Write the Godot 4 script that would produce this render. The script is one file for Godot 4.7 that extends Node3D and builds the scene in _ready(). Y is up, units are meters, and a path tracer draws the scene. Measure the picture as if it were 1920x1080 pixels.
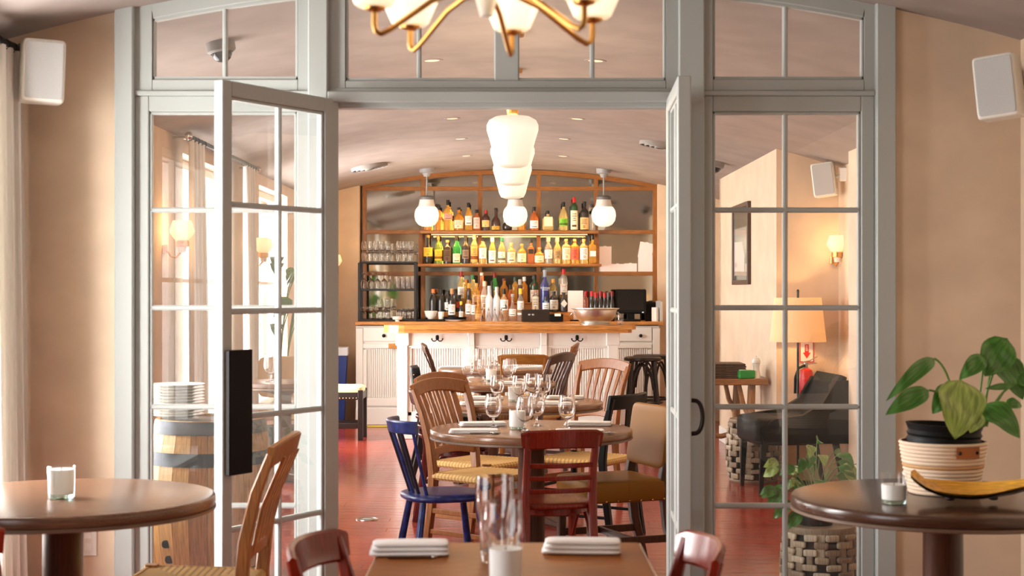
extends Node3D
# A restaurant seen through glazed partition doors: y up, metres, camera at the origin of the plan looking along -z.
const F := 2900.0
const EYE := 1.43
const DP := 6.45
var used := {}
var mats := {}
var tex := {}
var rng := RandomNumberGenerator.new()

class Mb:
	var v := PackedVector3Array()
	var n := PackedVector3Array()
	var u := PackedVector2Array()
	var ix := PackedInt32Array()

	func poly(p: Array, out: Vector3, uvs = null) -> void:
		var nn: Vector3 = (p[1] - p[0]).cross(p[2] - p[0])
		if nn.length() < 1e-14 and p.size() > 3:
			nn = (p[2] - p[0]).cross(p[3] - p[0])
		if nn.dot(out) < 0.0:
			p = p.duplicate()
			p.reverse()
			nn = -nn
			if uvs != null:
				uvs = uvs.duplicate()
				uvs.reverse()
		nn = nn.normalized()
		var b := v.size()
		for i in p.size():
			v.append(p[i])
			n.append(nn)
			u.append(uvs[i] if uvs != null else Vector2(p[i].x + p[i].z, p[i].y))
		for k in range(1, p.size() - 1):
			ix.append_array([b, b + k + 1, b + k])

	func box(c: Vector3, s: Vector3, b := 0.0, t := Transform3D()) -> Mb:
		var h := s / 2.0
		b = minf(b, minf(h.x, minf(h.y, h.z)) * 0.9)
		var q := func(sx, sy, sz, k):
			var p := Vector3(sx * (h.x - (0.0 if k == 0 else b)), sy * (h.y - (0.0 if k == 1 else b)), sz * (h.z - (0.0 if k == 2 else b)))
			return t * (c + p)
		for a in 3:
			for s1 in [-1, 1]:
				var f := []
				for w in [[-1, -1], [1, -1], [1, 1], [-1, 1]]:
					var g := [0, 0, 0]
					g[a] = s1
					g[(a + 1) % 3] = w[0]
					g[(a + 2) % 3] = w[1]
					f.append(q.call(g[0], g[1], g[2], a))
				var o := Vector3.ZERO
				o[a] = s1
				poly(f, t.basis * o)
		if b > 0.0:
			for a in 3:
				var e := (a + 1) % 3
				var d := (a + 2) % 3
				for s1 in [-1, 1]:
					for s2 in [-1, 1]:
						var g := [0, 0, 0]
						g[e] = s1
						g[d] = s2
						g[a] = -1
						var g2 := g.duplicate()
						g2[a] = 1
						var o := Vector3.ZERO
						o[e] = s1
						o[d] = s2
						poly([q.call(g[0], g[1], g[2], e), q.call(g[0], g[1], g[2], d), q.call(g2[0], g2[1], g2[2], d), q.call(g2[0], g2[1], g2[2], e)], t.basis * o)
			for sx in [-1, 1]:
				for sy in [-1, 1]:
					for sz in [-1, 1]:
						poly([q.call(sx, sy, sz, 0), q.call(sx, sy, sz, 1), q.call(sx, sy, sz, 2)], t.basis * Vector3(sx, sy, sz))
		return self

	# strips between rings: rows of points with normals
	func strip(r0: PackedVector3Array, n0: PackedVector3Array, r1: PackedVector3Array, n1: PackedVector3Array, v0 := 0.0, v1 := 1.0) -> void:
		var b := v.size()
		var m := r0.size()
		for i in m:
			v.append(r0[i])
			n.append(n0[i])
			u.append(Vector2(float(i) / (m - 1), v0))
		for i in m:
			v.append(r1[i])
			n.append(n1[i])
			u.append(Vector2(float(i) / (m - 1), v1))
		for i in m - 1:
			var a := b + i
			var c := b + m + i
			# choose winding so that the clockwise side faces along the normals
			var fn := (v[a + 1] - v[a]).cross(v[c] - v[a])
			if fn.length_squared() < 1e-18:
				fn = (v[c + 1] - v[a + 1]).cross(v[c] - v[a + 1])
			if fn.dot(n[a] + n[c] + n[a + 1]) > 0.0:
				ix.append_array([a, c, a + 1, a + 1, c, c + 1])
			else:
				ix.append_array([a, a + 1, c, a + 1, c + 1, c])

	func lathe(prof: Array, seg := 20, t := Transform3D(), a0 := 0.0, a1 := TAU, crease := 40.0) -> Mb:
		var m := prof.size()
		var sn := []
		for j in m - 1:
			var d: Vector2 = prof[j + 1] - prof[j]
			sn.append(Vector2(d.y, -d.x).normalized())
		var cc := cos(deg_to_rad(crease))
		var circ := []
		for i in seg + 1:
			var a := a0 + (a1 - a0) * i / seg
			circ.append(Vector2(sin(a), cos(a)))
		var nb := t.basis.orthonormalized()
		for j in m - 1:
			var na: Vector2 = sn[j]
			var nc: Vector2 = sn[j]
			if j > 0 and sn[j].dot(sn[j - 1]) > cc:
				na = (sn[j] + sn[j - 1]).normalized()
			if j < m - 2 and sn[j].dot(sn[j + 1]) > cc:
				nc = (sn[j] + sn[j + 1]).normalized()
			var r0 := PackedVector3Array()
			var r1 := PackedVector3Array()
			var n0 := PackedVector3Array()
			var n1 := PackedVector3Array()
			for k in circ:
				r0.append(t * Vector3(prof[j].x * k.x, prof[j].y, prof[j].x * k.y))
				r1.append(t * Vector3(prof[j + 1].x * k.x, prof[j + 1].y, prof[j + 1].x * k.y))
				n0.append(nb * Vector3(na.x * k.x, na.y, na.x * k.y))
				n1.append(nb * Vector3(nc.x * k.x, nc.y, nc.x * k.y))
			strip(r0, n0, r1, n1, float(j) / (m - 1), float(j + 1) / (m - 1))
		return self

	func tube(pts: Array, rad, seg := 8, caps := true) -> Mb:
		var m := pts.size()
		var rings := []
		var norms := []
		var side := Vector3.ZERO
		for i in m:
			var tg: Vector3 = (pts[mini(i + 1, m - 1)] - pts[maxi(i - 1, 0)]).normalized()
			if side == Vector3.ZERO:
				side = tg.cross(Vector3.UP if absf(tg.y) < 0.9 else Vector3.RIGHT).normalized()
			side = (side - tg * side.dot(tg)).normalized()
			var up := side.cross(tg)
			var r: float = rad[i] if rad is Array else rad
			var ring := PackedVector3Array()
			var nr := PackedVector3Array()
			for k in seg + 1:
				var a := TAU * k / seg
				var d := side * cos(a) + up * sin(a)
				ring.append(pts[i] + d * r)
				nr.append(d)
			rings.append(ring)
			norms.append(nr)
		for i in m - 1:
			strip(rings[i], norms[i], rings[i + 1], norms[i + 1], float(i) / (m - 1), float(i + 1) / (m - 1))
		if caps:
			for e in [0, m - 1]:
				var o: Vector3 = pts[0] - pts[1] if e == 0 else pts[m - 1] - pts[m - 2]
				var f := []
				for k in seg:
					f.append(rings[e][k])
				poly(f, o)
		return self

	# a chamfered rectangle (w along side, th across it) swept along points; w and th may be arrays
	func sweep(pts: Array, side, w, th, b := 0.003, caps := true) -> Mb:
		var m := pts.size()
		var rings := []
		var dirs := []
		for i in m:
			var tg: Vector3 = (pts[mini(i + 1, m - 1)] - pts[maxi(i - 1, 0)]).normalized()
			var s: Vector3 = side[i] if side is Array else side
			s = (s - tg * s.dot(tg)).normalized()
			var q := tg.cross(s)
			var hw: float = (w[i] if w is Array else w) / 2.0
			var ht: float = (th[i] if th is Array else th) / 2.0
			var c := minf(b, minf(hw, ht) * 0.8)
			var ring := []
			for k in [[hw, -ht + c], [hw, ht - c], [hw - c, ht], [-hw + c, ht], [-hw, ht - c], [-hw, -ht + c], [-hw + c, -ht], [hw - c, -ht]]:
				ring.append(pts[i] + s * k[0] + q * k[1])
			rings.append(ring)
			dirs.append([s, (s + q).normalized(), q, (q - s).normalized(), -s, (-s - q).normalized(), -q, (s - q).normalized()])
		for k in 8:
			for i in m - 1:
				strip(PackedVector3Array([rings[i][k], rings[i][(k + 1) % 8]]), PackedVector3Array([dirs[i][k], dirs[i][k]]), PackedVector3Array([rings[i + 1][k], rings[i + 1][(k + 1) % 8]]), PackedVector3Array([dirs[i + 1][k], dirs[i + 1][k]]), float(i) / (m - 1), float(i + 1) / (m - 1))
		if caps:
			poly(rings[0], pts[0] - pts[1])
			poly(rings[m - 1], pts[m - 1] - pts[m - 2])
		return self

	# a flat outline (x, y) with thickness along z, centred on z = 0
	func prism(pl: PackedVector2Array, depth: float, t := Transform3D(), smooth := false) -> Mb:
		var tri := Geometry2D.triangulate_polygon(pl)
		var cen := Vector2.ZERO
		for p in pl:
			cen += p / pl.size()
		for z in [-0.5, 0.5]:
			for i in range(0, tri.size(), 3):
				var f := []
				for k in 3:
					var p := pl[tri[i + k]]
					f.append(t * Vector3(p.x, p.y, z * depth))
				poly(f, t.basis * Vector3(0, 0, z))
		var m := pl.size()
		var cw := Geometry2D.is_polygon_clockwise(pl)
		for i in m:
			var a := pl[i]
			var b := pl[(i + 1) % m]
			var d := b - a
			var o := Vector2(d.y, -d.x) * (-1.0 if cw else 1.0)
			poly([t * Vector3(a.x, a.y, -depth / 2), t * Vector3(b.x, b.y, -depth / 2), t * Vector3(b.x, b.y, depth / 2), t * Vector3(a.x, a.y, depth / 2)], t.basis * Vector3(o.x, o.y, 0))
		return self

	# a rounded box
	func blob(c: Vector3, s: Vector3, e1 := 0.3, e2 := 0.3, t := Transform3D(), nu := 28, nv := 14) -> Mb:
		var pw := func(x, e): return signf(x) * pow(absf(x), e)
		var rows := []
		var nrm := []
		for j in nv + 1:
			var b := PI * (float(j) / nv - 0.5)
			var row := PackedVector3Array()
			var nr := PackedVector3Array()
			for i in nu + 1:
				var a := TAU * i / nu
				row.append(t * (c + Vector3(s.x / 2 * pw.call(cos(b), e1) * pw.call(cos(a), e2), s.y / 2 * pw.call(sin(b), e1), s.z / 2 * pw.call(cos(b), e1) * pw.call(sin(a), e2))))
				nr.append((t.basis * Vector3(pw.call(cos(b), 2 - e1) * pw.call(cos(a), 2 - e2) / s.x, pw.call(sin(b), 2 - e1) / s.y, pw.call(cos(b), 2 - e1) * pw.call(sin(a), 2 - e2) / s.z)).normalized())
			rows.append(row)
			nrm.append(nr)
		for j in nv:
			strip(rows[j], nrm[j], rows[j + 1], nrm[j + 1], float(j) / nv, float(j + 1) / nv)
		return self

	func grid(fn: Callable, nu: int, nv: int) -> Mb:
		var b := v.size()
		for j in nv + 1:
			for i in nu + 1:
				var x := float(i) / nu
				var y := float(j) / nv
				v.append(fn.call(x, y))
				u.append(Vector2(x, y))
				var e := 0.004
				var du: Vector3 = fn.call(x + e, y) - fn.call(x - e, y)
				var dv: Vector3 = fn.call(x, y + e) - fn.call(x, y - e)
				var nn := du.cross(dv)
				n.append(nn.normalized() if nn.length() > 1e-12 else Vector3.UP)
		for j in nv:
			for i in nu:
				var a := b + j * (nu + 1) + i
				var c := a + nu + 1
				ix.append_array([a, c, a + 1, a + 1, c, c + 1])
		return self

	func mesh() -> ArrayMesh:
		var a := []
		a.resize(Mesh.ARRAY_MAX)
		a[Mesh.ARRAY_VERTEX] = v
		a[Mesh.ARRAY_NORMAL] = n
		a[Mesh.ARRAY_TEX_UV] = u
		a[Mesh.ARRAY_INDEX] = ix
		var m := ArrayMesh.new()
		m.add_surface_from_arrays(Mesh.PRIMITIVE_TRIANGLES, a)
		return m


func V(x, y, z) -> Vector3:
	return Vector3(x, y, z)

func X(px: float, d: float) -> float:
	return (px - 960.0) * d / F

func Y(py: float, d: float) -> float:
	return EYE - (py - 545.0) * d / F

func at(px: float, py: float, d: float) -> Vector3:
	return Vector3(X(px, d), Y(py, d), -d)

func vault(x: float) -> float:
	return 2.77 - x * x / 15.0

func numbered(called: String) -> String:
	var k: int = used.get(called, -1) + 1
	used[called] = k
	return called if k == 0 else "%s_%03d" % [called, k]

func tag(o: Node, label: String, category := "", group := "", kind := "") -> Node:
	o.set_meta("label", label)
	if category:
		o.set_meta("category", category)
	if group:
		o.set_meta("group", group)
	if kind:
		o.set_meta("kind", kind)
	return o

func thing(called: String, label: String, category: String, pos := Vector3.ZERO, yaw := 0.0, group := "") -> Node3D:
	var o := Node3D.new()
	o.name = numbered(called)
	add_child(o)
	o.position = pos
	o.rotation.y = yaw
	tag(o, label, category, group)
	return o

func obj(called: String, mb, m: Material, parent: Node = self, t := Transform3D()) -> MeshInstance3D:
	var o := MeshInstance3D.new()
	o.mesh = mb.mesh() if mb is Mb else mb
	o.material_override = m
	o.transform = t
	o.name = numbered(called) if parent == self else called
	parent.add_child(o, true)
	return o

func struct(called: String, label: String, mb, m: Material, t := Transform3D()) -> MeshInstance3D:
	var o := obj(called, mb, m, self, t)
	tag(o, label, "", "", "structure")
	return o

func dup(o: Node3D, label: String, pos: Vector3, yaw := 0.0, group := "") -> Node3D:
	var base := o.name.rstrip("0123456789").rstrip("_")
	var c: Node3D = o.duplicate()
	c.name = numbered(base)
	add_child(c)
	c.position = pos
	c.rotation = Vector3(0, yaw, 0)
	c.set_meta("label", label)
	if group:
		c.set_meta("group", group)
	return c

func bx(c: Vector3, s: Vector3, b := 0.003) -> Mb:
	return Mb.new().box(c, s, b)

func place(pos: Vector3, yaw := 0.0) -> Transform3D:
	return Transform3D(Basis(Vector3.UP, yaw), pos)

# ---------------------------------------------------------------- materials
func noise(called: String, freq: float, oct: int, lo: float, hi: float, size := 256, normal := false) -> NoiseTexture2D:
	var key := "%s" % called
	if tex.has(key):
		return tex[key]
	var f := FastNoiseLite.new()
	f.seed = hash(called) % 1000
	f.noise_type = FastNoiseLite.TYPE_SIMPLEX_SMOOTH
	f.frequency = freq
	f.fractal_octaves = oct
	var t := NoiseTexture2D.new()
	t.width = size
	t.height = size
	t.seamless = true
	t.noise = f
	if normal:
		t.as_normal_map = true
		t.bump_strength = 4.0
	else:
		var g := Gradient.new()
		g.offsets = PackedFloat32Array([0.2, 0.8])
		g.colors = PackedColorArray([Color(lo, lo, lo), Color(hi, hi, hi)])
		t.color_ramp = g
	tex[key] = t
	return t

func mat(c: Color, rough := 0.6, metal := 0.0, opt := {}) -> StandardMaterial3D:
	var key := str([c, rough, metal, opt])
	if mats.has(key):
		return mats[key]
	var m := StandardMaterial3D.new()
	m.albedo_color = c
	m.roughness = rough
	m.metallic = metal
	for k in opt:
		m.set(k, opt[k])
	mats[key] = m
	return m

func wood(c: Color, axis := 1, rough := 0.38) -> StandardMaterial3D:
	var key := str(["wood", c, axis, rough])
	if mats.has(key):
		return mats[key]
	var m := StandardMaterial3D.new()
	m.albedo_color = c
	m.albedo_texture = noise("grain", 0.03, 4, 0.76, 1.0)
	m.roughness = rough
	m.uv1_triplanar = true
	var s := Vector3(14, 14, 14)
	s[axis] = 0.8
	m.uv1_scale = s
	m.heightmap_enabled = true
	m.heightmap_texture = tex["grain"]
	m.heightmap_scale = 0.02
	mats[key] = m
	return m

func plaster(c: Color, amount := 0.1) -> StandardMaterial3D:
	var key := str(["plaster", c, amount])
	if mats.has(key):
		return mats[key]
	var m := StandardMaterial3D.new()
	m.albedo_color = c
	m.albedo_texture = noise("mottle%s" % amount, 0.012, 4, 1.0 - amount, 1.0, 512)
	m.roughness = 0.75
	m.uv1_triplanar = true
	m.uv1_world_triplanar = true
	m.uv1_scale = Vector3(0.4, 0.5, 0.4)
	mats[key] = m
	return m

func pane_glass() -> StandardMaterial3D:
	return mat(Color(0.9, 0.95, 0.93, 0.02), 0.0, 0.0, {"transparency": BaseMaterial3D.TRANSPARENCY_ALPHA})

func clear_glass() -> StandardMaterial3D:
	return mat(Color(0.95, 0.97, 0.97, 0.03), 0.02, 0.0, {"transparency": BaseMaterial3D.TRANSPARENCY_ALPHA, "metallic_specular": 0.62})

func solid_glass(c := Color(1, 1, 1)) -> StandardMaterial3D:
	c.a = 0.0
	return mat(c, 0.02, 0.0, {"refraction_enabled": true, "refraction_scale": 0.045, "transparency": BaseMaterial3D.TRANSPARENCY_ALPHA})

func shade_glow(c: Color, e: float, low := 0.62, high := 0.85) -> StandardMaterial3D:
	# a milk glass shade: brightest level with its bulb, dimmer towards its foot and shoulder
	if not tex.has("shade%s" % low):
		var g := Gradient.new()
		g.offsets = PackedFloat32Array([0.0, 0.22, 0.6, 1.0])
		g.colors = PackedColorArray([Color(low, low * 0.94, low * 0.84), Color(0.93, 0.91, 0.88), Color(1, 1, 1), Color(high, high, high)])
		var t := GradientTexture2D.new()
		t.gradient = g
		t.width = 8
		t.height = 64
		t.fill_from = Vector2(0, 0)
		t.fill_to = Vector2(0, 1)
		tex["shade%s" % low] = t
	return mat(Color(0.72, 0.71, 0.68), 0.35, 0.0, {"emission_enabled": true, "emission": c, "emission_energy_multiplier": e, "emission_texture": tex["shade%s" % low], "emission_operator": BaseMaterial3D.EMISSION_OP_MULTIPLY})

func glow(c: Color, e: float) -> StandardMaterial3D:
	return mat(Color(0.9, 0.88, 0.84), 0.35, 0.0, {"emission_enabled": true, "emission": c, "emission_energy_multiplier": e})

func omni(parent: Node, pos: Vector3, e: float, c: Color, size := 0.06) -> OmniLight3D:
	var l := OmniLight3D.new()
	l.light_energy = e
	l.light_color = c
	l.light_size = size
	l.omni_range = 30.0
	l.omni_attenuation = 2.0
	l.shadow_enabled = true
	l.name = "light"
	parent.add_child(l, true)
	l.position = pos
	return l

const WARM := Color(1.0, 0.87, 0.70)
const DAY := Color(1.0, 0.99, 0.975)

func daylight(pos: Vector3, size: Vector2, radiance: float) -> void:
	var l := AreaLight3D.new()
	l.area_size = size
	l.light_energy = radiance * size.x * size.y / PI
	l.light_color = DAY
	l.shadow_enabled = true
	l.set("area_range", 30.0)
	l.name = "daylight"
	add_child(l, true)
	l.position = pos
	l.rotation.y = -PI / 2

func _ready() -> void:
	rng.seed = 7
	stage()
	materials()
	shell()
	partition()
	doors()
	bar()
	back_bar()
	bottles()
	fittings()
	dining()
	seats()
	right_corner()
	left_side()
	front_room()

func stage() -> void:
	var cam := Camera3D.new()
	cam.name = "camera"
	add_child(cam)
	cam.position = Vector3(0, EYE, 0)
	cam.rotation.x = atan(5.0 / F)
	cam.near = 0.05
	cam.far = 60.0
	var ca := CameraAttributesPhysical.new()
	ca.frustum_focal_length = 24.0 / (2.0 * 540.0 / F)
	ca.frustum_focus_distance = 10.5
	ca.exposure_aperture = 6.0
	cam.attributes = ca
	cam.current = true
	var we := WorldEnvironment.new()
	var e := Environment.new()
	e.background_mode = Environment.BG_SKY
	var sm := ProceduralSkyMaterial.new()
	sm.sky_top_color = Color(0.80, 0.88, 1.0)
	sm.sky_horizon_color = Color(0.97, 0.98, 1.0)
	sm.ground_bottom_color = Color(0.62, 0.61, 0.59)
	sm.ground_horizon_color = Color(0.75, 0.74, 0.72)
	sm.energy_multiplier = 1.0
	e.sky = Sky.new()
	e.sky.sky_material = sm
	e.background_energy_multiplier = 2.2
	e.tonemap_mode = Environment.TONE_MAPPER_LINEAR
	e.tonemap_exposure = 1.0
	e.sdfgi_enabled = true
	e.ssao_enabled = true
	e.ssil_enabled = true
	we.environment = e
	we.name = "environment"
	add_child(we)
	# daylight just outside the windows of the left wall
	daylight(V(-2.36, 1.30, -5.65), Vector2(0.95, 2.0), 44.0)
	daylight(V(-2.36, 1.30, -2.6), Vector2(1.9, 2.0), 6.5)
	daylight(V(-2.45, 1.35, -8.1), Vector2(1.7, 1.9), 14.0)
	daylight(V(-2.45, 1.35, -11.2), Vector2(1.75, 1.9), 11.5)
	daylight(V(-2.45, 1.35, -14.3), Vector2(1.7, 1.9), 25.0)

var M := {}

func materials() -> void:
	M.paint = mat(Color(0.65, 0.665, 0.65), 0.42)
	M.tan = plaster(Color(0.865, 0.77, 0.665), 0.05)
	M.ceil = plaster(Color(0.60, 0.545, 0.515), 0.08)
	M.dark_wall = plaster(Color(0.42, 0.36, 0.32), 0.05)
	M.white = mat(Color(0.93, 0.925, 0.90), 0.4)
	M.oak = wood(Color(0.85, 0.58, 0.30), 0, 0.28)
	M.oakv = wood(Color(0.62, 0.40, 0.20), 1, 0.35)
	M.frame_oak = wood(Color(0.62, 0.40, 0.20), 0, 0.35)
	M.walnut = wood(Color(0.42, 0.28, 0.20), 0, 0.28)
	M.chair_wood = wood(Color(0.62, 0.385, 0.19), 1, 0.36)
	M.dark_wood = wood(Color(0.33, 0.21, 0.14), 1, 0.36)
	M.red_wood = wood(Color(0.53, 0.155, 0.075), 1, 0.25)
	M.maroon = wood(Color(0.34, 0.11, 0.10), 1, 0.25)
	M.black = mat(Color(0.06, 0.055, 0.055), 0.5, 0.0, {"metallic_specular": 0.3})
	M.black_metal = mat(Color(0.13, 0.13, 0.135), 0.45, 0.3)
	M.iron = mat(Color(0.10, 0.09, 0.085), 0.4, 0.6)
	M.brass = mat(Color(0.84, 0.64, 0.36), 0.28, 1.0)
	M.steel = mat(Color(0.75, 0.74, 0.72), 0.22, 1.0)
	M.chrome = mat(Color(0.85, 0.85, 0.85), 0.08, 1.0)
	M.plastic = mat(Color(0.90, 0.885, 0.85), 0.5)
	M.vent = mat(Color(0.60, 0.57, 0.54), 0.6)
	M.cloth = mat(Color(0.92, 0.90, 0.89), 0.9, 0.0, {"rim_enabled": true, "rim": 0.3})
	M.pane = pane_glass()
	M.clear = clear_glass()
	M.solid = solid_glass()
	M.wax = mat(Color(0.97, 0.96, 0.945), 0.5, 0.0, {"backlight_enabled": true, "backlight": Color(0.6, 0.6, 0.58)})
	M.grey = mat(Color(0.62, 0.62, 0.62), 0.5)
	M.paper = mat(Color(0.93, 0.90, 0.88), 0.8)
	M.leather = mat(Color(0.52, 0.35, 0.13), 0.38, 0.0, {"metallic_specular": 0.25})
	M.nail = mat(Color(0.80, 0.66, 0.45), 0.25, 1.0)
	M.ceramic = mat(Color(0.92, 0.90, 0.86), 0.25)
	M.leaf = mat(Color(0.30, 0.52, 0.18), 0.35, 0.0, {"backlight_enabled": true, "backlight": Color(0.25, 0.4, 0.1), "albedo_texture": noise("leafy", 0.03, 3, 0.72, 1.0), "uv1_scale": Vector3(1, 0.25, 1)})
	M.leaf_pale = mat(Color(0.66, 0.74, 0.38), 0.35, 0.0, {"backlight_enabled": true, "backlight": Color(0.3, 0.4, 0.1), "albedo_texture": noise("leafy", 0.03, 3, 0.72, 1.0), "uv1_scale": Vector3(1, 0.3, 1)})
	M.stem = mat(Color(0.36, 0.50, 0.20), 0.5)
	M.rush = mat(Color(0.86, 0.69, 0.42), 0.75)
	var im := Image.create(8, 256, false, Image.FORMAT_RGBA8)
	for y in 256:
		var k := absf(fmod(y, 16.0) - 8.0) / 8.0
		var c := 0.62 + 0.38 * sqrt(1.0 - k * k) - 0.1 * rng.randf()
		im.fill_rect(Rect2i(0, y, 8, 1), Color(c, c, c))
	M.rush.albedo_texture = ImageTexture.create_from_image(im)
	M.rush.heightmap_enabled = true
	M.rush.heightmap_texture = M.rush.albedo_texture
	M.rush.heightmap_scale = 0.25

# ---------------------------------------------------------------- room shell
func wall_run(called: String, label: String, m: Material, x0: float, x1: float, z0: float, z1: float, holes := []) -> void:
	# a wall box from (x0,z0) to (x1,z1), floor to above the vault, with window holes [d0, d1, y0, y1] cut along z
	var mb := Mb.new()
	var top := 2.9
	var cx := (x0 + x1) / 2
	var wx := absf(x1 - x0)
	if holes.is_empty():
		mb.box(V(cx, top / 2, (z0 + z1) / 2), V(wx, top, absf(z1 - z0)))
	else:
		var z := z0
		for h in holes:
			mb.box(V(cx, top / 2, -(z + h[0]) / 2), V(wx, top, h[0] - z))
			mb.box(V(cx, h[2] / 2, -(h[0] + h[1]) / 2), V(wx, h[2], h[1] - h[0]))
			mb.box(V(cx, (h[3] + top) / 2, -(h[0] + h[1]) / 2), V(wx, top - h[3], h[1] - h[0]))
			z = h[1]
		mb.box(V(cx, top / 2, -(z + z1) / 2), V(wx, top, z1 - z))
	struct(called, label, mb, m)

func shell() -> void:
	# floor: painted boards running across the room, each one a piece
	var fl := Node3D.new()
	fl.name = "floor"
	add_child(fl)
	tag(fl, "worn glossy red painted wooden floor boards", "floor", "", "structure")
	obj("subfloor", bx(V(0.1, -0.06, -7.6), V(5.6, 0.06, 20.4)), mat(Color(0.12, 0.05, 0.04), 0.7), fl)
	var red := []
	for k in 4:
		var c: Color = [Color(0.66, 0.25, 0.19), Color(0.69, 0.27, 0.205), Color(0.63, 0.23, 0.18), Color(0.67, 0.28, 0.22)][k]
		var m := wood(c, 0, 0.22).duplicate() as StandardMaterial3D
		m.heightmap_scale = 0.015
		m.roughness_texture = noise("scuff", 0.01, 5, 0.55, 1.0, 512)
		m.roughness = 0.24
		m.uv1_world_triplanar = true
		m.uv1_scale = Vector3(0.9, 9, 9)
		red.append(m)
	var bw := 0.135
	var shapes := []
	for k in 3:
		shapes.append([bx(V(0, 0, 0), V([1.6, 2.1, 2.6][k] - 0.001, 0.03, bw - 0.0012), 0.0012).mesh(), [1.6, 2.1, 2.6][k]])
	var rows := int(17.4 / bw)
	for r in rows:
		var d := 0.2 + r * bw
		var splits: Array = [[2, 1, 0], [1, 2, 0], [0, 1, 2], [2, 0, 1]][rng.randi() % 4]
		var x := -2.6 - 0.3 * rng.randf()
		for s in splits:
			var w: float = shapes[s][1]
			if d < 5.8 or absf(X(960, d)) < 9:
				var o := obj("floor_board", shapes[s][0], red[rng.randi() % 4], fl, place(V(x + w / 2, -0.015 + 0.0006 * rng.randf(), -d)))
			x += w
			if (d < 6.2 and x > 1.0) or x > 2.7:
				break
	# barrel vaulted ceiling over both rooms
	var mb := Mb.new()
	var seg := 40
	for i in seg:
		var xa := -2.6 + 5.4 * i / seg
		var xb := -2.6 + 5.4 * (i + 1) / seg
		var na := V(-2 * xa / 15, -1, 0).normalized()
		var nb := V(-2 * xb / 15, -1, 0).normalized()
		mb.strip(PackedVector3Array([V(xa, vault(xa), 2.5), V(xa, vault(xa), -17.8)]), PackedVector3Array([na, na]), PackedVector3Array([V(xb, vault(xb), 2.5), V(xb, vault(xb), -17.8)]), PackedVector3Array([nb, nb]))
		mb.strip(PackedVector3Array([V(xa, vault(xa) + 0.14, 2.5), V(xa, vault(xa) + 0.14, -17.8)]), PackedVector3Array([-na, -na]), PackedVector3Array([V(xb, vault(xb) + 0.14, 2.5), V(xb, vault(xb) + 0.14, -17.8)]), PackedVector3Array([-nb, -nb]))
	struct("ceiling", "brushed plaster barrel vault ceiling running through both rooms", mb, M.ceil)
	# walls
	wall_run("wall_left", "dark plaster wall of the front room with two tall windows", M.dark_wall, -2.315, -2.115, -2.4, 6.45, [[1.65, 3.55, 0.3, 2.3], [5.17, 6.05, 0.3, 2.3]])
	wall_run("wall_left", "tan plaster wall of the back room with three tall windows", M.tan, -2.4, -2.2, 6.45, 17.3, [[7.25, 8.95, 0.35, 2.35], [10.33, 12.08, 0.35, 2.35], [13.45, 15.15, 0.35, 2.35]])
	wall_run("wall_right", "tan plaster wall on the right of the front room", M.tan, 2.115, 2.315, 2.4, -6.5)
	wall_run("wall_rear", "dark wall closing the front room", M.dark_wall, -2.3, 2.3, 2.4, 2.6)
	wall_run("wall_right", "tan plaster pier close behind the right sidelight", M.tan, 2.35, 2.6, -6.5, -10.8)
	wall_run("wall_right", "tan plaster wall behind the lounge chair and bracket speaker", M.tan, 2.47, 2.6, -10.8, -11.75)
	wall_run("wall_right", "tan plaster alcove wall behind the lamp and fire extinguisher", M.tan, 2.0, 2.6, -11.7, -11.8)
	wall_run("wall_right", "pale plaster side wall with the framed menu", M.tan, 2.0, 2.2, -11.8, -14.9)
	wall_run("wall_right", "plaster wall at the far right of the bar", M.tan, 2.3, 2.5, -14.9, -17.3)
	wall_run("wall_right", "plaster return wall beside the bar stools", M.tan, 2.0, 2.5, -14.8, -14.9)
	wall_run("wall_back", "plaster back wall behind the mirrored bar shelves", M.tan, -2.4, 2.5, -17.16, -17.36)
	wall_run("wall_back", "narrow tan pier left of the mirrored back bar", M.tan, -2.2, X(674, 17.0), -16.95, -17.16)
	wall_run("wall_back", "narrow tan pier right of the mirrored back bar", M.tan, X(1233, 17.0), 2.3, -16.95, -17.16)
	# flanks of the partition
	wall_run("wall_partition", "tan plaster wall left of the glazed partition under the speaker", M.tan, -2.4, -1.644, -DP + 0.02, -DP - 0.12)
	wall_run("wall_partition", "tan plaster wall right of the glazed partition behind the potted plant", M.tan, 1.589, 2.6, -DP + 0.02, -DP - 0.12)
	struct("baseboard_right", "white skirting board along the pale side wall", bx(V(1.99, 0.07, -13.3), V(0.02, 0.14, 3.0)), M.white)
	# windows of the left wall
	var k := 0
	for w in [[5.17, 6.05, -2.315, "tall window of the front room beside the curtain"], [7.25, 8.95, -2.4, "tall window beside the wine barrel"], [10.33, 12.08, -2.4, "bright window between the curtains of the back room"], [13.45, 15.15, -2.4, "window nearest the bar"], [1.65, 3.55, -2.315, "window of the front room nearest the viewer"]]:
		var o := thing("window_%d" % (k + 6), w[3], "window")
		o.set_meta("kind", "structure")
		var xc: float = w[2] + 0.05
		var zc: float = -(w[0] + w[1]) / 2
		var ww: float = w[1] - w[0]
		for s in [-1, 1]:
			obj("stile", bx(V(xc, 1.35, zc + s * (ww / 2 - 0.03)), V(0.06, 2.0, 0.06)), M.white, o)
			obj("rail", bx(V(xc, 1.35 + s * 0.97, zc), V(0.06, 0.06, ww - 0.12)), M.white, o)
		obj("muntin", bx(V(xc, 1.35, zc), V(0.04, 1.88, 0.03)), M.white, o)
		obj("muntin", bx(V(xc, 1.5, zc), V(0.038, 0.03, ww - 0.12)), M.white, o)
		obj("pane", bx(V(xc - 0.005, 1.35, zc), V(0.004, 1.9, ww - 0.1)), M.pane, o)
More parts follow.
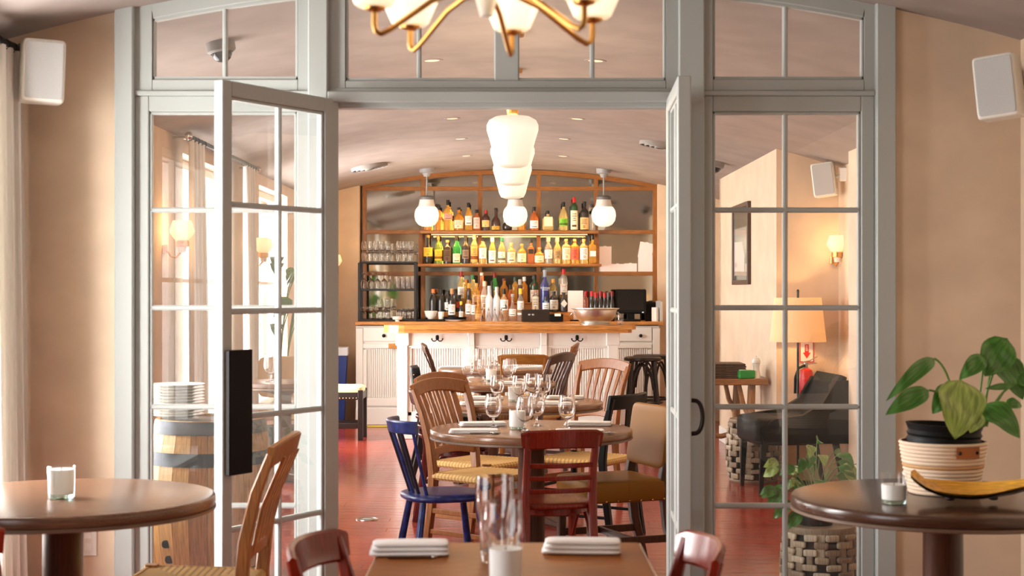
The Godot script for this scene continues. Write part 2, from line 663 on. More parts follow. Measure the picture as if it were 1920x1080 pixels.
		obj("window_sill", bx(V(w[2] + 0.13, 0.335, zc), V(0.24, 0.03, ww + 0.06)), M.white, o)
		k += 1

# ---------------------------------------------------------------- glazed partition
func glazed(o: Node3D, x0: float, x1: float, y0: float, y1: float, sl: float, sr: float, rt: float, rb: float, xs: Array, ys: Array, z := 0.0, dep := 0.05, m: Material = null) -> void:
	# frame members, muntins and panes in the local plane z = z .. z + dep
	m = m if m else M.paint
	var zc := z + dep / 2
	var lip := 0.012
	obj("stile", bx(V(x0 + sl / 2, (y0 + y1) / 2, zc), V(sl, y1 - y0, dep), 0.004).box(V(x0 + sl + lip / 2, (y0 + rb + y1 - rt) / 2, zc), V(lip, y1 - y0 - rt - rb, dep * 0.6), 0.003), m, o)
	obj("stile", bx(V(x1 - sr / 2, (y0 + y1) / 2, zc), V(sr, y1 - y0, dep), 0.004).box(V(x1 - sr - lip / 2, (y0 + rb + y1 - rt) / 2, zc), V(lip, y1 - y0 - rt - rb, dep * 0.6), 0.003), m, o)
	var w := x1 - x0 - sl - sr
	var xc := x0 + sl + w / 2
	if rt > 0.0:
		obj("rail", bx(V(xc, y1 - rt / 2, zc), V(w, rt, dep * 0.98), 0.004).box(V(xc, y1 - rt - lip / 2, zc), V(w, lip, dep * 0.6), 0.003), m, o)
	obj("rail", bx(V(xc, y0 + rb / 2, zc), V(w, rb, dep * 0.98), 0.004).box(V(xc, y0 + rb + lip / 2, zc), V(w, lip, dep * 0.6), 0.003), m, o)
	for x in xs:
		obj("muntin", bx(V(x, (y0 + rb + y1 - rt) / 2, zc), V(0.02, y1 - y0 - rb - rt, dep * 0.62), 0.006), m, o)
	for y in ys:
		obj("muntin", bx(V(xc, y, zc), V(w, 0.022, dep * 0.6), 0.006), m, o)
	var gx := [x0 + sl]
	gx.append_array(xs)
	gx.append(x1 - sr)
	var gy := [y0 + rb]
	gy.append_array(ys)
	gy.append(y1 - rt)
	for i in gx.size() - 1:
		for j in gy.size() - 1:
			obj("pane", bx(V((gx[i] + gx[i + 1]) / 2, (gy[j] + gy[j + 1]) / 2, zc), V(gx[i + 1] - gx[i] - 0.004, gy[j + 1] - gy[j] - 0.004, 0.003), 0.0), M.pane, o)

func transom(called: String, label: String, x0: float, x1: float, y0: float, sl: float, sr: float, rb: float, mid: Array, mw: float) -> void:
	# a light above the doors whose head follows the vault
	var o := thing(called, label, "window", V(0, 0, -DP))
	o.set_meta("kind", "structure")
	var dep := 0.05
	var lip := 0.012
	for s in [[x0, x0 + sl], [x1 - sr, x1]]:
		obj("stile", Mb.new().prism(PackedVector2Array([V2(s[0], y0), V2(s[1], y0), V2(s[1], vault(s[1]) + 0.02), V2(s[0], vault(s[0]) + 0.02)]), dep), M.paint, o)
	obj("stile", bx(V(x0 + sl + lip / 2, (y0 + vault(x0)) / 2, 0), V(lip, vault(x0) - y0 - 0.06, dep * 0.6)), M.paint, o)
	obj("stile", bx(V(x1 - sr - lip / 2, (y0 + vault(x1)) / 2, 0), V(lip, vault(x1) - y0 - 0.06, dep * 0.6)), M.paint, o)
	var w := x1 - x0 - sl - sr
	obj("rail", bx(V(x0 + sl + w / 2, y0 + rb / 2, 0), V(w, rb, dep * 0.98), 0.004).box(V(x0 + sl + w / 2, y0 + rb + lip / 2, 0), V(w, lip, dep * 0.6)), M.paint, o)
	var pts := []
	var pts2 := []
	var top := PackedVector2Array([V2(x0 + sl, y0 + rb), V2(x1 - sr, y0 + rb)])
	for i in 13:
		var x := x1 - sr - w * i / 12.0
		pts.append(V(x, vault(x) - 0.025, 0))
		pts2.append(V(x, vault(x) - 0.066, 0))
		top.append(V2(x, vault(x) - 0.05))
	obj("head_rail", Mb.new().sweep(pts, V(0, 0, 1), dep * 0.98, 0.07, 0.004, true).sweep(pts2, V(0, 0, 1), dep * 0.6, 0.014, 0.002, true), M.paint, o)
	for x in mid:
		var wide: float = x[1]
		obj("muntin", bx(V(x[0], (y0 + rb + vault(x[0]) - 0.05) / 2, 0), V(wide, vault(x[0]) - 0.05 - y0 - rb, dep * (0.62 if wide < 0.05 else 0.95)), 0.006), M.paint, o)
	obj("pane", Mb.new().prism(top, 0.003), M.pane, o)

func V2(x, y) -> Vector2:
	return Vector2(x, y)

func partition() -> void:
	# posts and rails, seen from the front room
	var posts := [[-1.644, -1.567, "outer left post of the painted partition"], [-0.844, -0.762, "painted post between left sidelight and doorway"], [0.690, 0.796, "painted post between doorway and right sidelight"], [1.507, 1.589, "outer right post of the painted partition"]]
	var k := 1
	for p in posts:
		var h: float = minf(vault(p[0]), vault(p[1])) + 0.03
		struct("trim_%d" % k, p[2], bx(V((p[0] + p[1]) / 2, h / 2, -DP), V(p[1] - p[0], h, 0.12), 0.005), M.paint)
		k += 1
	struct("trim_5", "painted door header across the doorway below the middle transom", bx(V(-0.036, 2.232, -DP + 0.005), V(1.452, 0.045, 0.12), 0.004).box(V(-0.036, 2.206, -DP - 0.02), V(1.452, 0.03, 0.08), 0.004).box(V(-0.036, 2.262, -DP), V(1.452, 0.016, 0.07), 0.002), M.paint)
	struct("trim_6", "painted rail between left sidelight and left transom", bx(V(-1.2055, 2.25, -DP), V(0.723, 0.02, 0.075), 0.003), M.paint)
	struct("trim_7", "painted rail between right sidelight and right transom", bx(V(1.1515, 2.25, -DP), V(0.711, 0.02, 0.075), 0.003), M.paint)
	var ys := [0.534, 0.946, 1.359, 1.766]
	var o := thing("window_1", "left sidelight of the painted partition with ten panes, partly behind the open door", "window", V(0, 0, -DP - 0.025))
	o.set_meta("kind", "structure")
	glazed(o, -1.567, -0.844, 0.0, 2.241, 0.058, 0.050, 0.066, 0.115, [-1.196], ys)
	o = thing("window_2", "right sidelight of the painted partition with ten panes, behind the right table", "window", V(0, 0, -DP - 0.025))
	o.set_meta("kind", "structure")
	glazed(o, 0.796, 1.507, 0.0, 2.241, 0.038, 0.056, 0.066, 0.115, [1.138], ys)
	transom("window_3", "left transom light under the vault with one muntin", -1.567, -0.844, 2.259, 0.070, 0.045, 0.05, [[-1.196, 0.02]], 0.02)
	transom("window_4", "wide middle transom light above the doorway", -0.762, 0.690, 2.270, 0.068, 0.048, 0.034, [[-0.387, 0.02], [-0.022, 0.105], [0.334, 0.02]], 0.02)
	transom("window_5", "right transom light under the vault with one muntin", 0.796, 1.507, 2.259, 0.038, 0.042, 0.05, [[1.138, 0.02]], 0.02)

func doors() -> void:
	var ys := [0.523, 0.947, 1.351, 1.757]
	var o := thing("door_1", "left glazed door leaf standing open with a black plate on its edge", "door", V(-0.718, 0, -DP + 0.03), deg_to_rad(-120))
	o.set_meta("kind", "structure")
	glazed(o, 0.0, 0.728, 0.012, 2.222, 0.095, 0.052, 0.058, 0.115, [0.372], ys, 0.0, 0.045)
	obj("black_plate", bx(V(0.652, 0.971, -0.014), V(0.135, 0.47, 0.022), 0.003), mat(Color(0.07, 0.05, 0.045), 0.6, 0.0, {"metallic_specular": 0.25}), o)
	for y in [0.25, 1.1, 1.95]:
		obj("hinge", Mb.new().tube([V(-0.006, y - 0.05, 0.022), V(-0.006, y + 0.05, 0.022)], 0.008), M.paint, o)
	o = thing("door_2", "right glazed door leaf standing open edge-on with a black pull handle", "door", V(0.640, 0, -DP + 0.03), deg_to_rad(-92.4))
	o.set_meta("kind", "structure")
	glazed(o, 0.0, 0.728, 0.012, 2.222, 0.095, 0.052, 0.058, 0.115, [0.372], ys, -0.050, 0.050)
	var hp := []
	for k in 13:
		var a := PI * k / 12
		hp.append(V(0.70, 0.963 - 0.062 * cos(a), -0.052 - 0.042 * pow(sin(a), 0.6)))
	obj("handle", Mb.new().tube(hp, 0.0085, 10), mat(Color(0.12, 0.08, 0.06), 0.35, 0.4), o)
	for y in [0.25, 1.1, 1.95]:
		obj("hinge", Mb.new().tube([V(-0.006, y - 0.05, -0.025), V(-0.006, y + 0.05, -0.025)], 0.008), M.paint, o)

# ---------------------------------------------------------------- bar
func beads(x0: float, x1: float, y0: float, y1: float, z: float, step := 0.0225) -> Mb:
	var mb := Mb.new()
	var k := int((x1 - x0) / step)
	var st := (x1 - x0) / k
	for i in k:
		mb.box(V(x0 + st * (i + 0.5), (y0 + y1) / 2, z), V(st * 0.68, y1 - y0, 0.012), 0.004)
	return mb

func bar() -> void:
	var z := -14.95
	var x0 := X(745, 14.95)
	var x1 := X(1159, 14.95)
	var o := thing("bar_counter", "white panelled bar front with beadboard and pilasters", "bar", V(0, 0, z))
	obj("body", bx(V((x0 + x1) / 2, 0.51, -0.28), V(x1 - x0 - 0.02, 1.018, 0.5), 0.003), M.white, o)
	obj("plinth", bx(V((x0 + x1) / 2, 0.07, -0.25), V(x1 - x0 + 0.05, 0.14, 0.62), 0.006), M.white, o)
	var px := [x0, x0 + 0.10, X(877, 14.95), X(890, 14.95), X(1013, 14.95), X(1026, 14.95), x1 - 0.10, x1]
	for k in 4:
		var a: float = px[k * 2]
		var b: float = px[k * 2 + 1]
		obj("pilaster", bx(V((a + b) / 2, 0.57, -0.005), V(b - a, 0.86, 0.045), 0.005).box(V((a + b) / 2, 0.965, -0.005), V(b - a + (0.03 if k in [0, 3] else 0.0), 0.13, 0.06), 0.006), M.white, o)
		if k < 3:
			var c: float = px[k * 2 + 2]
			obj("frieze_panel", bx(V((b + c) / 2, 0.965, -0.02), V(c - b, 0.135, 0.03), 0.004).box(V((b + c) / 2, 0.892, -0.012), V(c - b, 0.014, 0.035), 0.004).box(V((b + c) / 2, 0.885, -0.02), V(c - b, 0.03, 0.03), 0.003), M.white, o)
			obj("panel_frame", bx(V((b + c) / 2, 0.20, -0.02), V(c - b, 0.12, 0.03), 0.004).box(V(b + 0.02, 0.55, -0.02), V(0.04, 0.66, 0.03), 0.004).box(V(c - 0.02, 0.55, -0.02), V(0.04, 0.66, 0.03), 0.004), M.white, o)
			var bb := obj("beadboard", beads(b + 0.045, c - 0.045, 0.25, 0.872, -0.026), M.white, o)
			bb.set_meta("kind", "stuff")
	var t := thing("oak_worktop", "thick polished oak bar top with rounded left end", "counter")
	var pl := PackedVector2Array()
	var a0 := X(715, 14.8)
	var a1 := X(1193, 14.8)
	for k in 13:
		var a := PI / 2 + PI * k / 12
		pl.append(V2(a0 + 0.22 + 0.22 * cos(a), 0.30 * sin(a)))
	pl.append(V2(a1 - 0.04, -0.30))
	pl.append(V2(a1, -0.24))
	pl.append(V2(a1, 0.24))
	pl.append(V2(a1 - 0.04, 0.30))
	var flat := Transform3D(Basis(Vector3.RIGHT, PI / 2), V(0, 1.077, -15.1))
	obj("slab", Mb.new().prism(pl, 0.04, flat), M.oak, t)
	var pl2 := PackedVector2Array()
	for p in pl:
		pl2.append(V2((p.x - 0.02) * 0.985, p.y * 0.95))
	obj("edge_moulding", Mb.new().prism(pl2, 0.034, Transform3D(flat.basis, V(0, 1.042, -15.1))), M.oak, t)
	var hk := 0
	for px2 in [820, 949, 1082]:
		var h := thing("coat_hook", "black double coat hook %s on the white bar front" % ["nearest the left end", "in the middle", "nearest the right end"][hk], "hook", at(px2, 633, 14.93), 0.0, "coat hooks on the bar")
		obj("plate", Mb.new().blob(V(0, 0, 0.004), V(0.034, 0.05, 0.012), 0.6, 1.0), M.iron, h)
		for s in [-1, 1]:
			var pts := []
			for k in 9:
				var a := -PI * 0.5 - PI * 0.62 * (1.0 - k / 8.0) * -1.0
				pts.append(V(s * (0.028 + 0.024 * cos(PI - PI * k / 8.0)), -0.012 - 0.022 * sin(PI * k / 8.0), 0.008 + 0.02 * sin(PI * k / 16.0)))
			obj("prong", Mb.new().tube(pts, 0.0055, 6), M.iron, h)
			obj("knob", Mb.new().blob(pts[8], V(0.016, 0.016, 0.016), 1, 1, Transform3D(), 10, 6), M.iron, h)
		hk += 1

func cabinet(label: String, x0: float, x1: float, knob_x: float, knob_y: float) -> void:
	var d := 16.5
	var o := thing("back_cabinet", label, "cabinet", V(0, 0, -d))
	var xc := (x0 + x1) / 2
	var w := x1 - x0
	obj("body", bx(V(xc, 0.53, -0.24), V(w, 1.05, 0.44), 0.003), M.white, o)
	obj("plinth", bx(V(xc, 0.09, -0.01), V(w, 0.18, 0.06), 0.005), M.white, o)
	for s in [x0 + 0.04, x1 - 0.03]:
		obj("pilaster", bx(V(s, 0.6, 0.0), V(0.075, 0.86, 0.03), 0.004), M.white, o)
	var dr := obj("drawer", bx(V(xc, 0.965, -0.005), V(w - 0.16, 0.15, 0.03), 0.005), M.white, o)
	obj("knob", Mb.new().lathe([V2(0.006, 0), V2(0.006, 0.012), V2(0.019, 0.018), V2(0.019, 0.026), V2(0.0, 0.032)], 14, Transform3D(Basis(Vector3.RIGHT, PI / 2), V(knob_x, 0.95, 0.01))), M.iron, dr)
	var door := obj("door", bx(V(xc, 0.84, -0.005), V(w - 0.16, 0.05, 0.03), 0.004).box(V(xc, 0.24, -0.005), V(w - 0.16, 0.08, 0.03), 0.004).box(V(x0 + 0.10, 0.54, -0.005), V(0.04, 0.52, 0.03), 0.004).box(V(x1 - 0.10, 0.54, -0.005), V(0.04, 0.52, 0.03), 0.004), M.white, o)
	var bb := obj("beadboard", beads(x0 + 0.12, x1 - 0.12, 0.285, 0.812, -0.014), M.white, door)
	bb.set_meta("kind", "stuff")
	if knob_y > 0.0:
		obj("knob", Mb.new().lathe([V2(0.006, 0), V2(0.006, 0.012), V2(0.019, 0.018), V2(0.019, 0.026), V2(0.0, 0.032)], 14, Transform3D(Basis(Vector3.RIGHT, PI / 2), V(x1 - 0.1, knob_y, 0.01))), M.iron, door)

func back_bar() -> void:
	cabinet("white beadboard back cabinet left of the bar in bright daylight", X(667, 16.5), X(794.6, 16.5), X(720, 16.5), 0.0)
	cabinet("white beadboard back cabinet behind the middle of the bar", X(796, 16.5), X(1111.6, 16.5), X(950, 16.5), 0.0)
	cabinet("shaded beadboard back cabinet right of the bar behind the stools", X(1113, 16.5), X(1236, 16.5), X(1201, 16.5), 0.72)
	var xl := X(665, 16.46)
	var xr := X(1245, 16.46)
	tag(obj("back_counter", bx(V((xl + xr) / 2, 1.082, -16.77), V(xr - xl, 0.036, 0.62), 0.006), M.oak), "long oak counter top on the white back cabinets", "counter")
	tag(obj("wood_block", bx(at(738, 649, 16.44), V(0.105, 0.055, 0.02), 0.004), M.oak), "small oak block fixed to the left back cabinet door", "block")
	# mirrored shelving: oak grid, mirror panes, two shelves
	var d := 17.06
	var o := thing("back_bar_shelving", "arched oak grid of mirror panes with two bottle shelves", "shelving")
	var fr: Material = M.oakv
	var vx := [683, 793, 900, 1010, 1117.5, 1228]
	var hy := [353.5, 435.0, 513.0]
	var xs := []
	for p in vx:
		xs.append(X(p, d))
	var zc := -d - 0.02
	var toparc := func(x): return Y(320.5, d) - 0.155 * pow((x + 0.03) / 1.6, 2.0) + 0.0
	for x in xs:
		obj("upright", bx(V(x, (1.1 + toparc.call(x)) / 2, zc), V(0.046, toparc.call(x) - 1.1, 0.05), 0.003), fr, o)
	for y in hy:
		obj("cross_rail", bx(V((xs[0] + xs[5]) / 2, Y(y, d), zc + 0.002), V(xs[5] - xs[0], 0.044, 0.046), 0.003), M.frame_oak, o)
	var arc := []
	for k in 25:
		var x: float = xs[0] - 0.02 + (xs[5] - xs[0] + 0.04) * k / 24.0
		arc.append(V(x, toparc.call(x) - 0.01, zc + 0.004))
	obj("arched_head", Mb.new().sweep(arc, V(0, 0, 1), 0.056, 0.05, 0.003), M.frame_oak, o)
	var mir := mat(Color(0.70, 0.69, 0.65), 0.05, 1.0)
	var rows := [1.1, Y(513, d), Y(435, d), Y(353.5, d)]
	for i in 5:
		for j in 4:
			var pl := PackedVector2Array([V2(xs[i], rows[j]), V2(xs[i + 1], rows[j])])
			if j < 3:
				pl.append_array([V2(xs[i + 1], rows[j + 1]), V2(xs[i], rows[j + 1])])
			else:
				for k in 5:
					var x: float = lerpf(xs[i + 1], xs[i], k / 4.0)
					pl.append(V2(x, toparc.call(x)))
			obj("mirror_pane", Mb.new().prism(pl, 0.006, Transform3D(Basis(), V(0, 0, -d - 0.03))), mir, o)
	var s1 := obj("shelf", bx(V((X(788, 16.9) + X(1122, 16.9)) / 2, Y(435.5, 16.9), -16.93), V(X(1122, 16.9) - X(788, 16.9), 0.034, 0.22), 0.004), M.frame_oak, o)
	var s2 := obj("shelf", bx(V((X(784, 16.9) + X(1127, 16.9)) / 2, Y(497.5, 16.9), -16.93), V(X(1127, 16.9) - X(784, 16.9), 0.03, 0.22), 0.004), M.frame_oak, o)
	for x in [788, 1120]:
		obj("bracket", bx(V(X(x, 16.9), Y(466, 16.9), -16.97), V(0.05, 0.34, 0.06), 0.004), fr, o)
	# a warm strip light under the upper shelf lights the bottles
	for y in [Y(439.5, 16.9)]:
		obj("strip_light", bx(V(X(955, 16.9), y - 0.004, -16.845), V(1.7, 0.006, 0.012), 0.001), glow(Color(1.0, 0.72, 0.38), 3.0), o)
		var l := AreaLight3D.new()
		l.area_size = Vector2(1.7, 0.012)
		l.light_energy = 1.1
		l.light_color = Color(1.0, 0.72, 0.40)
		l.shadow_enabled = true
		l.name = "light"
		o.add_child(l, true)
		l.position = V(X(955, 16.9), y - 0.012, -16.845)
		l.rotation.x = -PI / 2

# ---------------------------------------------------------------- bottles
const TIER := {"top": 16.9, "mid": 16.9, "back": 16.88, "step": 16.75, "front": 16.62}
var tier_y := {}

func label_mat(c: Color, k: int) -> StandardMaterial3D:
	var key := "labeltex%d" % k
	if not tex.has(key):
		var im := Image.create(96, 96, false, Image.FORMAT_RGBA8)
		im.fill(Color(1, 1, 1))
		var ink := Color(0.30, 0.24, 0.20)
		if k == 1:
			im.fill_rect(Rect2i(38, 12, 20, 20), Color(0.65, 0.5, 0.3))
			im.fill_rect(Rect2i(43, 17, 10, 10), Color(0.95, 0.9, 0.8))
		elif k == 2:
			im.fill_rect(Rect2i(0, 14, 96, 22), Color(0.55, 0.42, 0.3))
		else:
			im.fill_rect(Rect2i(22, 14, 52, 10), ink)
		for r in 4:
			var w := 30 + rng.randi() % 34
			im.fill_rect(Rect2i(48 - w / 2, 44 + r * 11, w, 4), ink.lerp(Color(1, 1, 1), 0.25))
		tex[key] = ImageTexture.create_from_image(im)
	return mat(c, 0.7, 0.0, {"albedo_texture": tex[key]})

func bottle_profile(kind: String, r: float, h: float) -> Array:
	var nr := minf(0.0155, r * 0.5)
	var s := []
	match kind:
		"shouldered":
			s = [[1.0, 0.02], [1.0, 0.60], [0.93, 0.66], [0.55, 0.73]]
		"sloped":
			s = [[1.0, 0.02], [1.0, 0.48], [0.9, 0.57], [0.62, 0.70]]
		"round":
			s = [[0.75, 0.02], [0.98, 0.14], [1.0, 0.32], [0.86, 0.46], [0.52, 0.58]]
		"squat":
			s = [[0.96, 0.02], [1.0, 0.10], [1.0, 0.52], [0.88, 0.63], [0.50, 0.72]]
		"flask":
			s = [[1.0, 0.02], [1.0, 0.66], [0.85, 0.74], [0.45, 0.79]]
		"tall":
			s = [[1.0, 0.02], [1.0, 0.70], [0.9, 0.76], [0.5, 0.82]]
	var p := [V2(0, 0.004), V2(r * 0.86, 0.0)]
	for k in s:
		p.append(V2(r * k[0], h * k[1]))
	p.append(V2(nr, h * (s[-1][1] + 0.06)))
	p.append(V2(nr * 0.95, h * 0.95))
	p.append(V2(nr * 1.12, h * 0.955))
	p.append(V2(nr * 1.1, h * 0.975))
	p.append(V2(0, h * 0.976))
	return p

func bottle(px: float, ytop: float, tier: String, wpx: float, kind: String, gc, lc, cc, label: String, lab := [0.14, 0.5], lk := 0, group := "") -> Node3D:
	var d: float = TIER[tier]
	var by: float = tier_y[tier]
	var h := Y(ytop, d) - by
	var r := wpx * d / F / 2.0
	var o := thing("bottle", label, "bottle", V(X(px, d), by, -d), (rng.randf() - 0.5) * 0.3, group if group else {"top": "bottles on the upper shelf", "mid": "bottles on the lower shelf"}.get(tier, "bottles on the back counter"))
	var gm: Material = gc if gc is Material else bottle_glass(gc)
	var seg := 18
	var mb := Mb.new()
	if kind == "square":
		mb.box(V(0, h * 0.33, 0), V(r * 2, h * 0.66, r * 1.5), r * 0.25)
		mb.lathe([V2(r * 0.7, h * 0.655), V2(r * 0.42, h * 0.70), V2(0.014, h * 0.74), V2(0.014, h * 0.95), V2(0, h * 0.952)], seg)
	else:
		mb.lathe(bottle_profile(kind, r, h), seg)
	obj("glass", mb, gm, o)
	var nr := minf(0.0155, r * 0.5)
	if cc != null:
		var tall: float = 0.10 if kind in ["squat", "flask", "round"] else 0.17
		obj("cap", Mb.new().lathe([V2(nr * 1.0, h * (1.0 - tall)), V2(nr * 1.22, h * (1.0 - tall)), V2(nr * 1.22, h * 0.99), V2(nr, h), V2(0, h)], 14), mat(cc, 0.45), o)
	if lc != null:
		if kind == "square":
			obj("label", bx(V(0, h * (lab[0] + lab[1]) / 2, r * 0.75), V(r * 1.6, h * (lab[1] - lab[0]), 0.0012), 0.0), label_mat(lc, lk), o)
		else:
			var rr := r * 1.012 + 0.0004
			obj("label", Mb.new().lathe([V2(rr, h * lab[0]), V2(rr, h * lab[1])], 12, Transform3D(), -1.15, 1.15), label_mat(lc, lk), o)
	return o

func bottles() -> void:
	tier_y = {"top": Y(435.5, 16.9) + 0.017, "mid": Y(497.5, 16.9) + 0.015, "back": 1.30, "step": 1.20, "front": 1.10}
	var riser := thing("bottle_riser", "stepped oak riser under the crowd of bottles", "riser", V(X(940, 16.8), 1.10, -16.8))
	obj("step", bx(V(0, 0.045, 0.02), V(1.56, 0.09, 0.13), 0.004).box(V(0, 0.095, 0.0), V(1.56, 0.01, 0.17), 0.003), M.oak, riser)
	obj("step", bx(V(0, 0.095, -0.10), V(1.56, 0.19, 0.10), 0.004).box(V(0, 0.195, -0.095), V(1.56, 0.01, 0.115), 0.003), M.oak, riser)
	var amber := Color(1.0, 0.78, 0.38)
	var pale := Color(1.0, 0.89, 0.60)
	var honey := Color(1.0, 0.70, 0.30)
	var rust := Color(0.93, 0.55, 0.30)
	var clear := Color(1, 0.99, 0.97)
	var frost := mat(Color(0.86, 0.86, 0.87), 0.4, 0.0, {"backlight_enabled": true, "backlight": Color(0.5, 0.5, 0.5)})
	var dark := mat(Color(0.07, 0.035, 0.02), 0.08, 0.0, {"clearcoat_enabled": true})
	var brown := mat(Color(0.20, 0.075, 0.03), 0.08, 0.0, {"clearcoat_enabled": true})
	var green := Color(0.35, 0.82, 0.42)
	var olive := Color(0.72, 0.82, 0.35)
	var bottle_green := mat(Color(0.03, 0.22, 0.07), 0.08, 0.0, {"clearcoat_enabled": true})
	var cream := Color(0.95, 0.88, 0.74)
	var white := Color(0.95, 0.93, 0.90)
	var yellow := Color(0.95, 0.74, 0.18)
	var blk := Color(0.05, 0.045, 0.04)
	var cork := Color(0.72, 0.52, 0.32)
	var redc := Color(0.62, 0.08, 0.07)
	# upper shelf
	bottle(803, 384, "top", 15, "shouldered", honey, null, blk, "amber bottle mostly hidden behind the left globe lamp on the upper shelf")
	bottle(823, 386, "top", 14, "tall", honey, Color(0.75, 0.5, 0.25), blk, "slim amber bottle just right of the left globe lamp on the upper shelf", [0.42, 0.55])
	bottle(840, 375, "top", 18, "shouldered", amber, Color(0.85, 0.62, 0.55), blk, "tallest amber bottle with a rosy band label on the upper shelf", [0.36, 0.55])
	bottle(860.5, 389, "top", 18, "squat", honey, cream, blk, "squat amber bottle with arched cream label and black stopper on the upper shelf", [0.1, 0.45], 1)
	bottle(878.5, 380, "top", 14, "sloped", amber, white, blk, "amber bottle with pale neck and tall white label on the upper shelf", [0.2, 0.52])
	bottle(894, 393, "top", 13, "shouldered", rust, Color(0.9, 0.75, 0.7), blk, "reddish bottle with a pinkish oval label beside an oak upright", [0.1, 0.62], 1)
	bottle(911, 394, "top", 15, "shouldered", brown, Color(0.95, 0.78, 0.5), redc, "brown bottle with red cap and gold and cream label on the upper shelf", [0.18, 0.5], 1)
	bottle(930, 390, "top", 17, "round", brown, Color(0.85, 0.65, 0.25), blk, "dark pear-shaped bottle with a small gold seal on the upper shelf", [0.04, 0.2], 1)
	bottle(951, 405, "top", 18, "round", dark, null, blk, "round dark decanter half behind the middle globe lamp")
	bottle(978, 395, "top", 16, "flask", honey, null, blk, "amber bottle peeping out right of the middle globe lamp")
	bottle(1001.5, 388, "top", 16.5, "sloped", rust, white, blk, "reddish cognac bottle with white label and long black cap on the upper shelf", [0.1, 0.42])
	bottle(1027, 395, "top", 20, "square", pale, cream, blk, "square clear decanter with a broad black stopper on the upper shelf", [0.22, 0.68], 1)
	bottle(1056.5, 379, "top", 16.5, "sloped", pale, Color(0.45, 0.72, 0.14), blk, "pale yellow bottle with a bright green label on the upper shelf", [0.16, 0.42], 2)
	bottle(1076.5, 370, "top", 14, "tall", bottle_green, cream, Color(0.75, 0.06, 0.04), "tall green bottle with red cap and long cream label on the upper shelf", [0.03, 0.6])
	bottle(1096, 378, "top", 17, "shouldered", dark, Color(0.85, 0.68, 0.45), blk, "black shouldered bottle with a tan label near the right globe lamp", [0.04, 0.45], 1)
	bottle(1111, 392, "top", 10, "tall", clear, null, blk, "slim clear bottle half behind the right globe lamp")
	# lower shelf
	bottle(803, 440, "mid", 18, "round", mat(Color(0.05, 0.07, 0.02), 0.08, 0.0, {"clearcoat_enabled": true}), yellow, Color(0.85, 0.55, 0.15), "dark bulb-footed bottle with broad yellow label at the left end of the lower shelf", [0.26, 0.56], 1)
	bottle(822, 441, "mid", 15, "sloped", olive, yellow, Color(0.45, 0.3, 0.12), "green glass bottle with a bright yellow label on the lower shelf", [0.12, 0.5], 2)
	bottle(839, 450, "mid", 16.5, "flask", dark, Color(0.35, 0.26, 0.18), cork, "black flask with a round cork stopper on the lower shelf", [0.1, 0.6], 1)
	bottle(856, 442, "mid", 15, "sloped", green, cream, blk, "vivid green bottle with a stepped cream label on the lower shelf", [0.05, 0.36])
	bottle(873, 442, "mid", 14, "shouldered", dark, Color(0.5, 0.42, 0.36), blk, "near-black bottle with a grey-brown label on the lower shelf", [0.18, 0.5])
	bottle(889, 439, "mid", 13.5, "shouldered", pale, Color(0.95, 0.66, 0.34), Color(0.9, 0.75, 0.5), "clear bottle with an orange label and red lettering on the lower shelf", [0.08, 0.58], 2)
	bottle(905, 447, "mid", 14.5, "flask", pale, white, blk, "pale gold bottle with black cap and white label over an oak upright", [0.22, 0.62], 1)
	bottle(923, 445, "mid", 14, "sloped", Color(0.88, 0.93, 0.5), white, Color(0.9, 0.86, 0.82), "yellow-green bottle with white cap and tall white label on the lower shelf", [0.04, 0.5])
	bottle(941, 445, "mid", 14.5, "sloped", pale, Color(0.8, 0.9, 0.82), Color(0.1, 0.4, 0.3), "pale bottle with green cap and teal banded label on the lower shelf", [0.08, 0.46], 2)
	bottle(958.5, 455, "mid", 15.5, "shouldered", pale, cream, Color(0.85, 0.6, 0.4), "pale gold bottle with pink cap and cream label under the middle globe lamp", [0.08, 0.55])
	bottle(978.5, 457, "mid", 17, "squat", amber, cream, cork, "gold bottle with a slanting ribbon on its shoulder on the lower shelf", [0.1, 0.52], 1)
	bottle(995.5, 447, "mid", 12, "square", rust, Color(0.12, 0.08, 0.06), blk, "square whisky bottle with a black label on the lower shelf", [0.40, 0.58], 2)
	bottle(1011.5, 464, "mid", 18.5, "squat", amber, cream, cork, "shortest gold bottle with broad shoulders on the lower shelf", [0.1, 0.5])
	bottle(1028.5, 444, "mid", 15.5, "sloped", clear, white, Color(0.85, 0.72, 0.5), "clear bottle with a white label and teal dot on the lower shelf", [0.2, 0.52], 1)
	bottle(1045, 445, "mid", 15.5, "sloped", pale, Color(0.6, 0.5, 0.36), Color(0.85, 0.72, 0.5), "gold bottle with a grey-brown label and teal dot on the lower shelf", [0.2, 0.5], 1)
	bottle(1061.5, 448, "mid", 16.5, "flask", pale, cream, cork, "stout gold bottle with a cream label left of the red-labelled one", [0.18, 0.64], 1)
	bottle(1077.5, 448, "mid", 16.5, "flask", amber, Color(0.85, 0.36, 0.26), cork, "stout gold bottle with a red label on the lower shelf", [0.18, 0.62], 1)
	bottle(1094.5, 448, "mid", 16, "flask", pale, white, cork, "stout gold bottle with a pale label right of the red-labelled one", [0.18, 0.64], 1)
	bottle(1111, 440, "mid", 14, "square", amber, Color(0.92, 0.92, 0.9), blk, "square gold bottle with a white band at the right end of the lower shelf", [0.26, 0.44], 0)
	# back tier of the counter
	bottle(864.5, 509, "back", 14, "sloped", pale, white, Color(0.55, 0.1, 0.08), "tall clear bottle with dark red cap and white label on the counter", [0.14, 0.5], 1)
	bottle(874, 524, "back", 9, "tall", amber, null, Color(0.75, 0.45, 0.12), "slender golden bottle beside the red-capped white-labelled one")
